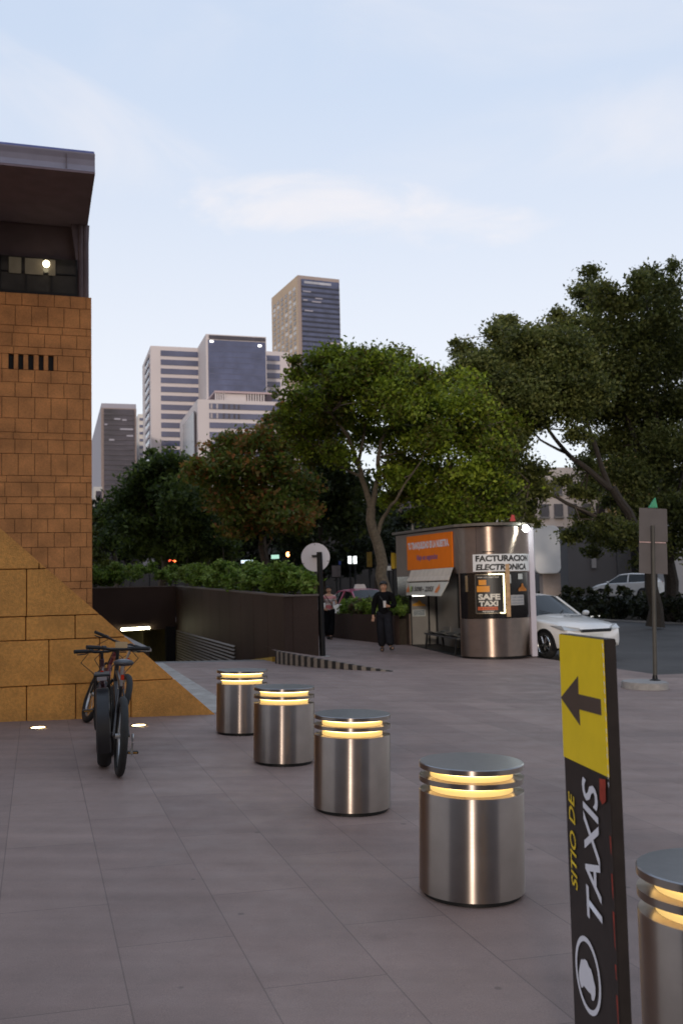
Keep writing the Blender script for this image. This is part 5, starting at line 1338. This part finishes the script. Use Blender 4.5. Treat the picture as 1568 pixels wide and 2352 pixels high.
# ================================================================== TREES AND SHRUBS
GRN_B = [(.05, .07, .009), (.12, .10, .02), (.10, .15, .014), (.14, .19, .016), (.185, .25, .020), (.26, .31, .03)]
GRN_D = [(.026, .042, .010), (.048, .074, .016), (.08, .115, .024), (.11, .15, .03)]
GRN_O = [(.07, .10, .016), (.12, .16, .024), (.16, .17, .03), (.38, .14, .045), (.17, .17, .03), (.13, .18, .028)]
GRN_F = [(.044, .054, .015), (.076, .092, .022), (.115, .130, .032), (.165, .172, .048)]
GRN_H = [(.06, .105, .014), (.12, .20, .024), (.18, .28, .045), (.27, .36, .09)]
def tree(label, base, limbs, clumps, Y, n, size, cols, bark=BARK, group='street trees', depth=1.0, seed=1, flat=.75, tight=.37, sub=14, name='street_tree'):
    """limbs: [( [(u,v),...], r0, r1 )]; clumps: (u, v, r in px)"""
    t = thing(name, label, 'tree', base, 0, group); g = np.random.default_rng(seed)
    mb = MB()
    for k, (pl, r0, r1) in enumerate(limbs):
        pts = []
        for i, q in enumerate(pl):
            yy = Y + (q[2] if len(q) > 2 else 0); pts.append(P(q[0], q[1], yy))
        if k == 0: pts[0] = V(base)
        # bend each limb a little
        fine = []
        for i in range(len(pts)-1):
            for s in range(3): fine.append(pts[i].lerp(pts[i+1], s/3) + V(g.normal(size=3))*r0*.22*(0 if i == 0 and s == 0 else 1))
        fine.append(pts[-1]); m = len(fine)
        mb.tube(fine, [(r0 + (r1-r0)*i/(m-1))*(1.35 if k == 0 and i == 0 else 1) for i in range(m)], 9)
    mb.build('trunk', bark, t, smooth=True)
    C, Rr = [], []
    for i, cl in enumerate(clumps):
        u, v, r = cl[:3]; dd = cl[3] if len(cl) > 3 else g.uniform(-1, 1)*depth*2.2
        C.append(P(u, v, Y+dd)); Rr.append(r/FPX*(Y+dd))
    # twigs from limb ends to clumps
    me = leaves(C, Rr, n, size, cols, flat, seed, tight, sub)
    link('crown', me, LEAF, t)
    return t, C
def twigs(t, starts, C, r, seed=0):
    g = np.random.default_rng(seed); mb = MB()
    for c in C:
        s = min(starts, key=lambda p: (p-c).length); m = s.lerp(c, .5) + V(g.normal(size=3))*.25
        mb.tube([s, m, c + V((0, 0, .1))], [r, r*.6, r*.25], 5)
    mb.build('branches', BARK, t, smooth=True)
YC = 32
def gb(u, v, Y):
    p = P(u, v, Y); return V((p.x, p.y, gz(p.x, p.y)))
cl = [(702, 858, 36), (735, 838, 42), (790, 838, 50), (850, 832, 50), (912, 842, 48), (684, 920, 42), (745, 915, 62), (825, 905, 70), (905, 915, 65), (965, 875, 45), (965, 945, 60), (688, 985, 40), (740, 990, 58), (850, 985, 55), (925, 1000, 60), (985, 1010, 50), (700, 1045, 40), (770, 1040, 40), (940, 1065, 50), (905, 1100, 40), (800, 865, 50), (880, 870, 55), (905, 1150, 30), (960, 1120, 40), (658, 952, 22), (815, 812, 20), (675, 825, 16)]
t, C = tree('bright green street tree with a pale leaning trunk', gb(893, 1400, YC), [
    ([(893, 1400), (880, 1320), (866, 1240), (852, 1168)], .215, .15), ([(852, 1170), (838, 1120), (820, 1060), (795, 1000, -.5), (760, 950, -1)], .11, .04),
    ([(852, 1172), (868, 1100), (866, 1050), (880, 1000, .5), (915, 940, .8)], .10, .035), ([(864, 1235), (880, 1190), (905, 1150, -.6), (945, 1090, -1)], .08, .03), ([(822, 1065), (835, 1000, .6), (840, 930, 1)], .06, .02), ([(830, 1095), (785, 1075), (740, 1040)], .05, .02)],
    cl, YC, 46000, .074, GRN_B, BARK2, seed=11, depth=.9)
twigs(t, [P(795, 1000, YC), P(866, 1050, YC), P(915, 940, YC+.8), P(760, 950, YC-1), P(840, 930, YC+1), P(945, 1090, YC-1), P(740, 1040, YC)], C, .03, 1)
cl = [(1035, 872, 42), (1080, 890, 40), (1010, 915, 45), (1060, 940, 60), (1110, 945, 50), (1160, 985, 42), (1195, 985, 24), (1010, 990, 45), (1075, 1010, 60), (1135, 1035, 55), (1010, 1065, 50), (1070, 1085, 60), (1130, 1110, 50), (1000, 1130, 45), (1050, 1150, 55), (1110, 1170, 50), (1180, 1020, 30), (1020, 1195, 40), (1085, 1215, 35), (960, 1170, 30)]
t, C = tree('bright green street tree whose stem is hidden by the kiosk', gb(1050, 1400, 34), [
    ([(1050, 1400), (1046, 1290), (1050, 1200), (1058, 1130)], .17, .11), ([(1058, 1130), (1030, 1060), (1020, 990)], .08, .03), ([(1058, 1135), (1085, 1060), (1110, 980)], .08, .03), ([(1050, 1200), (1090, 1150), (1130, 1100)], .06, .02)],
    cl, 34, 30000, .074, GRN_B, seed=12)
twigs(t, [P(1020, 990, 34), P(1110, 980, 34), P(1130, 1100, 34), P(1058, 1130, 34)], C, .03, 2)
cl = [(500, 1045, 42), (545, 1018, 40), (595, 1012, 42), (640, 975, 35), (655, 1030, 45), (470, 1085, 38), (520, 1095, 50), (580, 1075, 55), (640, 1090, 50), (560, 1150, 50), (620, 1150, 50), (685, 1120, 45), (600, 1200, 40), (660, 1195, 45), (500, 1150, 35), (545, 1210, 35), (700, 1180, 40), (510, 1010, 14), (612, 965, 14), (650, 935, 14), (455, 1060, 14)]
t, C = tree('street tree with orange seed pods among its leaves left of the bright green crown', gb(608, 1400, 41), [
    ([(608, 1400), (606, 1290), (598, 1235), (592, 1190)], .16, .10), ([(592, 1190), (560, 1130), (530, 1080)], .07, .03), ([(592, 1195), (625, 1130), (640, 1060)], .07, .03), ([(600, 1240), (640, 1190), (680, 1150)], .05, .02)],
    cl, 41, 22000, .105, GRN_O, seed=13)
twigs(t, [P(530, 1080, 41), P(640, 1060, 41), P(680, 1150, 41), P(592, 1190, 41)], C, .03, 3)
cl = [(735, 1090, 45), (790, 1110, 50), (700, 1130, 45), (760, 1150, 50), (830, 1130, 45), (720, 1200, 50), (790, 1200, 50), (680, 1230, 40), (850, 1190, 35), (760, 1060, 35)]
t, C = tree('darker street tree with a thin forked stem behind the round road sign', gb(735, 1400, 46), [
    ([(735, 1400), (733, 1290), (738, 1200), (742, 1130)], .15, .09), ([(742, 1135), (765, 1090), (800, 1065)], .06, .025), ([(742, 1140), (715, 1100), (700, 1080)], .05, .02)],
    cl, 46, 13000, .115, [(.02, .028, .008), (.035, .05, .012), (.055, .075, .018), (.07, .085, .02)], seed=14)
twigs(t, [P(800, 1065, 46), P(700, 1080, 46), P(742, 1130, 46)], C, .03, 4)
cl = [(345, 1070, 28), (385, 1072, 42), (430, 1090, 45), (330, 1110, 40), (305, 1145, 45), (360, 1140, 60), (425, 1150, 60), (480, 1150, 50), (265, 1175, 30), (300, 1205, 50), (370, 1215, 60), (440, 1225, 60), (500, 1220, 45), (255, 1240, 25), (320, 1265, 40), (390, 1275, 40), (460, 1280, 40), (350, 1040, 14), (362, 1052, 12), (325, 1078, 16), (515, 1265, 35)]
t, C = tree('dense dark green tree behind the planter wall nearest the stone building', gb(372, 1400, 47), [
    ([(372, 1400), (375, 1300), (378, 1230)], .2, .13), ([(378, 1230), (340, 1170), (315, 1130)], .09, .03), ([(378, 1235), (420, 1170), (440, 1120)], .09, .03), ([(378, 1230), (380, 1160), (385, 1100)], .08, .03)],
    cl, 47, 30000, .11, GRN_D, seed=15)
twigs(t, [P(315, 1130, 47), P(440, 1120, 47), P(385, 1100, 47), P(378, 1230, 47)], C, .03, 5)
# thin tree beside the stone building
cl = [(226, 1185, 12), (228, 1215, 13), (230, 1245, 13), (226, 1275, 14), (236, 1295, 14), (240, 1230, 12)]
t, C = tree('slender yellowish tree squeezed against the stone building edge', gb(236, 1400, 52), [([(236, 1400), (233, 1300), (229, 1200)], .08, .03)], cl, 52, 3500, .10, [(.05, .06, .012), (.08, .095, .02), (.10, .11, .02)], seed=16, depth=.3)
# the big dark ficus trees on the right
YF_ = 37
BARKD = mat('bark_dark', (.035, .028, .022), .9, var=.35, scale=12, bump=.6, bscale=30)
X1 = [(1100, 850, 40), (1180, 880, 50), (1240, 905, 50), (1170, 1010, 32), (1110, 1130, 35), (1340, 900, 50), (1330, 1000, 26), (1350, 1130, 22), (1220, 1200, 18), (1170, 1210, 20), (1400, 1200, 24), (1450, 1225, 30), (1340, 1180, 16), (1085, 1010, 30), (1130, 985, 34)]
X2 = [(1370, 1100, 36), (1410, 1030, 40), (1460, 1110, 45), (1540, 1250, 40), (1480, 1290, 24), (1440, 1190, 34), (1330, 860, 45), (1330, 930, 36), (1500, 1240, 34), (1350, 740, 30), (1410, 880, 50), (1300, 850, 40), (1560, 1160, 40)]
cl = [(1062, 800, 24), (1045, 785, 9), (1088, 838, 36), (1135, 840, 45), (1152, 745, 24), (1130, 765, 16), (1160, 785, 42), (1200, 790, 40), (1195, 850, 55), (1240, 790, 42), (1290, 742, 34), (1285, 795, 50), (1255, 860, 60), (1150, 895, 45), (1110, 880, 35), (1205, 915, 50), (1290, 880, 55), (1160, 945, 40), (1225, 965, 32), (1310, 940, 45), (1195, 1000, 26), (1175, 735, 14), (1275, 722, 16), (1320, 830, 40),
      (1215, 1085, 34), (1180, 1120, 42), (1240, 1125, 26), (1150, 1165, 40), (1200, 1165, 30), (1290, 1105, 18), (1325, 1130, 20), (1160, 1060, 30)]
t, C = tree('wide dark ficus tree with open limbs whose crown starts behind the kiosk', gb(1502, 1400, YF_), [
    ([(1502, 1400), (1492, 1300), (1458, 1205), (1405, 1120)], .27, .16), ([(1400, 1122), (1350, 1080), (1300, 1040), (1255, 985), (1225, 930)], .13, .04), ([(1400, 1125), (1370, 1040), (1345, 960), (1310, 880)], .12, .04),
    ([(1458, 1205), (1390, 1195), (1320, 1165), (1260, 1135), (1215, 1110)], .12, .035), ([(1302, 1042), (1240, 1010), (1190, 960)], .06, .02), ([(1348, 965), (1290, 900), (1240, 840), (1200, 790)], .07, .02), ([(1255, 985), (1270, 900), (1290, 800)], .05, .02)],
    cl + X1, YF_, 92000, .072, GRN_F, BARKD, seed=21, group='ficus trees across the road', depth=1.1, tight=.45, sub=24)
twigs(t, [P(*q, YF_) for q in ((1255, 985), (1225, 930), (1310, 880), (1215, 1110), (1190, 960), (1200, 790), (1290, 800), (1320, 1165), (1260, 1135), (1350, 1080), (1240, 840))], C, .035, 6)
YG = 42
cl = [(1355, 625, 20), (1345, 665, 30), (1325, 670, 18), (1385, 670, 26), (1395, 700, 32), (1355, 705, 28), (1470, 640, 24), (1490, 630, 26), (1465, 660, 22), (1545, 610, 16), (1530, 660, 38), (1480, 700, 42), (1435, 700, 30), (1545, 720, 50), (1400, 760, 42), (1450, 765, 50), (1510, 770, 60), (1350, 790, 35), (1385, 830, 55), (1445, 850, 60), (1515, 860, 65), (1570, 800, 60), (1360, 880, 45), (1420, 920, 55), (1490, 940, 65), (1560, 930, 60), (1370, 950, 40), (1440, 1000, 50), (1520, 1020, 60), (1580, 1030, 50), (1380, 1020, 32), (1430, 1075, 40), (1500, 1090, 50), (1560, 1110, 50), (1345, 1065, 26), (1400, 1150, 28), (1460, 1160, 36), (1530, 1170, 40), (1380, 1225, 32), (1330, 1215, 26), (1420, 1250, 26), (1575, 1200, 40), (1300, 1235, 20), (1355, 1265, 18)]
t, C = tree('tallest dark ficus tree at the right edge behind the grey road sign', gb(1548, 1400, YG), [
    ([(1548, 1400), (1535, 1290), (1520, 1200), (1500, 1110)], .32, .2), ([(1500, 1112), (1460, 1020), (1430, 930), (1400, 830)], .14, .04), ([(1500, 1115), (1510, 1000), (1500, 880), (1490, 760)], .14, .04), ([(1520, 1205), (1560, 1120), (1580, 1000)], .12, .04), ([(1530, 1290), (1470, 1230), (1420, 1200), (1370, 1190)], .10, .03), ([(1400, 835), (1370, 760), (1355, 680)], .05, .02), ([(1490, 765), (1485, 690), (1520, 640)], .05, .02)],
    cl + X2, YG, 110000, .08, GRN_F, BARKD, seed=22, group='ficus trees across the road', depth=1.2, tight=.45, sub=24)
twigs(t, [P(*q, YG) for q in ((1430, 930), (1400, 830), (1500, 880), (1490, 760), (1580, 1000), (1370, 1190), (1355, 680), (1520, 640), (1460, 1020), (1420, 1200), (1560, 1120))], C, .035, 7)
# background row added to darken the view under the crowns
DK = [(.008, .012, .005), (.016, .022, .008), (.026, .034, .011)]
bgl = ['dark background tree nearest the stone building, left end of the far row', 'dark background tree behind the dense green tree', 'dark background tree behind the orange podded tree', 'dark background tree behind the round road sign', 'dark background tree behind the pale leaning trunk', 'dark background tree directly behind the kiosk roof', 'dark background tree between the kiosk and the ficus limbs']
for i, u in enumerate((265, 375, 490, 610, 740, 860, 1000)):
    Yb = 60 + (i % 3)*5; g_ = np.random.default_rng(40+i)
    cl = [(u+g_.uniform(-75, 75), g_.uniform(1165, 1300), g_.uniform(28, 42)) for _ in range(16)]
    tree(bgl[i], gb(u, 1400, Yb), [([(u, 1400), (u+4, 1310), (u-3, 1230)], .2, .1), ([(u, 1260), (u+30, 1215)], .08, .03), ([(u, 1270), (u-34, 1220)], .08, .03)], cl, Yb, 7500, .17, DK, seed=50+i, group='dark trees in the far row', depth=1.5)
# hedges and shrubs
def hedge(name, label, pts, n, size, cols, seed, cat='hedge', kind=None, group=None, r=.3, tight=.33):
    C = [V(p[:3]) for p in pts]; Rr = [p[3] if len(p) > 3 else r for p in pts]
    b = C[0]; root = thing(name, label, cat, V((b.x, b.y, b.z-.3)), 0, group)
    link('foliage', leaves(C, Rr, n, size, cols, .85, seed, tight, 9), LEAF, root)
    mb = MB(); g = np.random.default_rng(seed)
    for c in C[::2]: mb.tube([c + V((0, 0, -.42)), c + V(g.normal(size=3))*.08, c + V(g.normal(size=3))*.2 + V((0, 0, .15))], [.012, .01, .005], 4)
    mb.build('stems', BARK, root)
    return root
g_ = np.random.default_rng(5)
SL = ['leafy green shrub at the near end of the ramp planter beside the round sign', 'leafy green shrub second from the near end of the ramp planter', 'leafy green shrub third from the near end of the ramp planter', 'leafy green shrub halfway along the ramp planter', 'leafy green shrub past the middle of the ramp planter', 'leafy green shrub near the far corner of the ramp planter', 'leafy green shrub above the tunnel light on the back planter', 'leafy green shrub in the middle of the back planter', 'leafy green shrub on the back planter touching the stone building']
k = 0
for q0, q1 in ((20.5, 22.3), (22.3, 24.6), (24.6, 27.2), (27.2, 30.2), (30.2, 33.4), (33.4, 37.2)):
    pts = []
    for _ in range(16):
        q = g_.uniform(q0, q1); f = (q-20.2)/17; zt = TOP0+(TOP1-TOP0)*f; pp = g_.uniform(RP1+.12, RETP-.1)
        hh = g_.uniform(.10, .62)*(1.0 if q > 22.4 or pp < 5.6 else .7); b = W3(pp, q, 0, False); pts.append((b.x, b.y, zt+hh, .17+.10*g_.random()))
    hedge('planter_shrub', SL[k], pts, 5200, .05, GRN_H, 60+k, 'shrub', group='shrubs in the ramp planter'); k += 1
for p0, p1 in ((2.2, 5.2), (-.8, 2.2), (-3.6, -.8)):
    pts = []
    for _ in range(16):
        b = W3(g_.uniform(p0, p1), g_.uniform(RQ1+.3, RQ1+1.6), 0, False); pts.append((b.x, b.y, TOP1+g_.uniform(.1, .75), .22+.12*g_.random()))
    hedge('planter_shrub', SL[k], pts, 4600, .06, GRN_H, 70+k, 'shrub', group='shrubs in the ramp planter'); k += 1
# street planter beyond the pedestrians
pa_, pb_ = G(745, 1462), G(912, 1482)
d_ = (pb_-pa_); d_.z = 0; d_ = d_.normalized(); nn_ = V((-d_.y, d_.x, 0))
st0 = pa_ - d_*8; ln = (pb_-st0).length - .12
sp = thing('street_planter', 'low black planter wall behind the walking people', 'planter wall', V((pa_.x, pa_.y, gz(pa_.x, pa_.y))))
hpl = P(745, 1408, pa_.y).z
mb = MB(); mb.obox(V((st0.x, st0.y, -.3)), d_*ln, nn_*.15, ZZ*(hpl+.3)); mb.build('wall', GRAN, sp)
mb = MB(); mb.obox(V((st0.x, st0.y, -.3))+nn_*.155, d_*ln, nn_*1.1, ZZ*(hpl+.2)); mb.build('soil', SOIL, sp)
SL2 = ['tall loose shrub in the street planter right of the printed t-shirt', 'flowering shrub in the street planter before the pink taxi windscreen', 'shrub in the street planter left of the person in black', 'low shrub in the street planter beside the kiosk pillar']
for i, (u0, u1, vt) in enumerate(((772, 797, 1375), (795, 828, 1412), (826, 862, 1416), (862, 912, 1415))):
    pts = []
    for _ in range(14):
        f = (g_.uniform(u0, u1)-745)/(912-745); b = pa_.lerp(pb_, f) + nn_*g_.uniform(.2, .9); top = P((u0+u1)/2, vt, b.y).z
        pts.append((b.x, b.y, g_.uniform(hpl+.05, max(top, hpl+.3)), .20))
    hedge('street_shrub', SL2[i], pts, 3200, .06, GRN_H if i != 1 else [(.03, .05, .012), (.07, .09, .03), (.12, .14, .07), (.16, .05, .04), (.09, .11, .04)], 90+i, 'shrub', group='shrubs in the street planter')
# median hedge across the road
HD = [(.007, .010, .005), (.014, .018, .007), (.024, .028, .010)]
pts = []; 
for i in range(150):
    q = -6 + i*.55 + g_.uniform(-.3, .3); 
    for pp in (25.9, 27.2):
        b = W3(pp+g_.uniform(-.4, .4), q, 0); zb_ = gz(*xy(25.6, q)[:2]); pts.append((b.x, b.y, -.1+g_.uniform(.1, .62), .42))
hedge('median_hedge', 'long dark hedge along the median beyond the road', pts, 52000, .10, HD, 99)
pts = []
for i in range(70):
    q = 2 + i*1.0; b = W3(27.6+g_.uniform(-.3, .6), q, 0); pts.append((b.x, b.y, .62+g_.uniform(.0, .5), .22))
hedge('grass_tufts', 'spiky grass tufts growing above the median hedge', pts, 9000, .11, [(.02, .024, .008), (.04, .045, .014), (.06, .06, .02)], 98, cat='plants')['kind'] = 'stuff'
mb = MB(); mb.obox(W3(25.3, -20, -.35, False)+V((0, 0, -.2)), E1*.2, E2*180, ZZ*.32); tag(mb.build('median_kerb', CONC), 'low concrete kerb at the foot of the median hedge', 'kerb')

# ================================================================== LIGHTS AND SMALL THINGS FAR UNDER THE TREES
def glow(name, label, cat, u, v, wpx, hpx, Y, col, e, round_=False, m=None):
    c = P(u, v, Y); k_ = Y/FPX
    m = m or mat('glow_%d_%d_%d' % tuple(int(x*99) for x in col), col, .5, var=0, emit=col, estr=e)
    t = thing(name, label, cat, V((c.x, c.y, gz(c.x, c.y))))
    if round_: MB().ball(c, (wpx*k_/2, .06, hpx*k_/2), 8).build('lens', m, t, smooth=True)
    else: MB().box(c, (wpx*k_, .08, hpx*k_)).build('face', m, t)
    zg_ = gz(c.x, c.y)-.1
    mb = MB(); mb.box(c + V((0, .1, 0)), (wpx*k_*1.15, .1, hpx*k_*1.15)); mb.tube([V((c.x, c.y+.12, zg_)), c + V((0, .12, 0))], .05, 6); mb.build('stand', BLACK, t)
glow('traffic_light', 'glowing red traffic light low above the planter shrubs', 'traffic light', 402, 1288, 9, 10, 50, (1, .12, .03), 5, True)
glow('tail_lamp', 'smaller dim red lamp just left of the red traffic light', 'lamp', 391, 1288, 7, 6, 50, (.8, .10, .04), 1.2, True)
glow('traffic_light', 'glowing orange traffic light left of the round road sign', 'traffic light', 661, 1273, 8, 12, 55, (1, .33, .10), 4.5, True)
glow('shop_sign', 'lit pale blue shop sign under the trees above the planter shrubs', 'shop sign', 567, 1290, 26, 7, 56, (.45, .55, .62), 1.0)
glow('shop_sign', 'lit greenish shop sign left of the orange traffic light', 'shop sign', 632, 1279, 18, 9, 57, (.25, .42, .34), .8)
glow('lit_board', 'bright white board split in two between the tree trunks', 'board', 803, 1286, 8, 17, 56, (.75, .8, .78), 1.1)
glow('lit_board', 'right half of the bright white board between the tree trunks', 'board', 815, 1286, 8, 17, 56, (.75, .8, .78), 1.1)
YBN = mat('yellow_banner', (.55, .33, .01), .6, var=.25, scale=2); PBN = mat('pale_board', (.36, .33, .34), .6, var=.2, scale=3); OBN = mat('warm_grey_board', (.20, .16, .15), .6, var=.3, scale=3)
glow('banner', 'yellow banner left of the kiosk under the trees', 'banner', 902, 1288, 8, 36, 42, (1, 1, 1), 0, m=YBN)
glow('banner', 'yellow banner half hidden by the kiosk side', 'banner', 911, 1288, 7, 34, 44, (1, 1, 1), 0, m=YBN)
glow('banner', 'dull yellow banner just left of the pale leaning trunk', 'banner', 848, 1285, 12, 34, 52, (1, 1, 1), 0, m=mat('dull_yellow', (.26, .15, .02), .7, var=.3))
glow('white_van', 'white van roof glimpsed right of the leaning trunk', 'van', 893, 1305, 22, 10, 50, (1, 1, 1), 0, m=WHITEP)
glow('poster_stand', 'pale poster stand under the dark trees left of the red light', 'poster', 342, 1287, 26, 24, 56, (1, 1, 1), 0, m=PBN)
glow('poster_stand', 'blue and white sign between the trunks under the white boards', 'poster', 780, 1297, 5, 16, 54, (1, 1, 1), 0, m=mat('blue_print', (.06, .09, .30), .5, var=.3))
glow('poster_stand', 'tall warm grey poster beside the stone building edge', 'poster', 234, 1285, 12, 36, 54, (1, 1, 1), 0, m=OBN)
glow('litter_bin', 'grey bin standing behind the pink taxi', 'bin', 772, 1312, 20, 26, 52, (1, 1, 1), 0, m=OBN)
# low dark shops added to darken the view beyond the trees
DSH = mat('dark_shop_front', (.035, .033, .033), .8, var=.3, scale=.4)
S1 = block('dark_shops', 'low dark row of shops added to darken the view under the trees', 95, 210, 1215, None, 960, 4, DSH, depth=8, base=-.3)
for k in range(9):
    a = 1.5+k*3.4; pane(S1, a, a+2.2, -.2, 2.4, mat('shop_opening', (.02, .02, .02), .5, var=.2), 'shop_opening')
S2 = block('brown_flats', 'brown block of flats behind the trees left of the ficus', 110, 900, 1120, None, 1200, 4, mat('brown_plaster', (.13, .10, .085), .8, var=.2, scale=.3), depth=8, base=-.3)
for r in range(4):
    for c_ in range(5): z = S2['zt']-1.5-r*2.6; pane(S2, 1+c_*2.8, 2.2+c_*2.8, z-1.3, z, BROWN, 'window')

# ================================================================== THE STREET BEHIND THE VIEWER (seen in the steel)
BB = mat('brown_stone', (.16, .115, .085), .8, var=.2, scale=.3)
for nm, lb, x0, x1, y0, hh in (('plaza_hotel', 'brown stone building behind the viewer, left of the street gap', -46, -5.5, -26, 30), ('plaza_offices', 'brown stone building behind the viewer, right of the street gap', 3.5, 48, -30, 34)):
    t = thing(nm, lb, 'building', V(((x0+x1)/2, y0, -.3)))
    MB().box(V(((x0+x1)/2, y0-6, hh/2-.3)), (x1-x0, 12, hh)).build('wall', BB, t)
    for k in range(9):
        a = x0+2+k*(x1-x0-4)/9
        mb = MB(); mb.box(V((a+1.2, y0+.02, hh*.5)), (2.2, .1, hh*.8)); mb.build('window', BROWN, t)
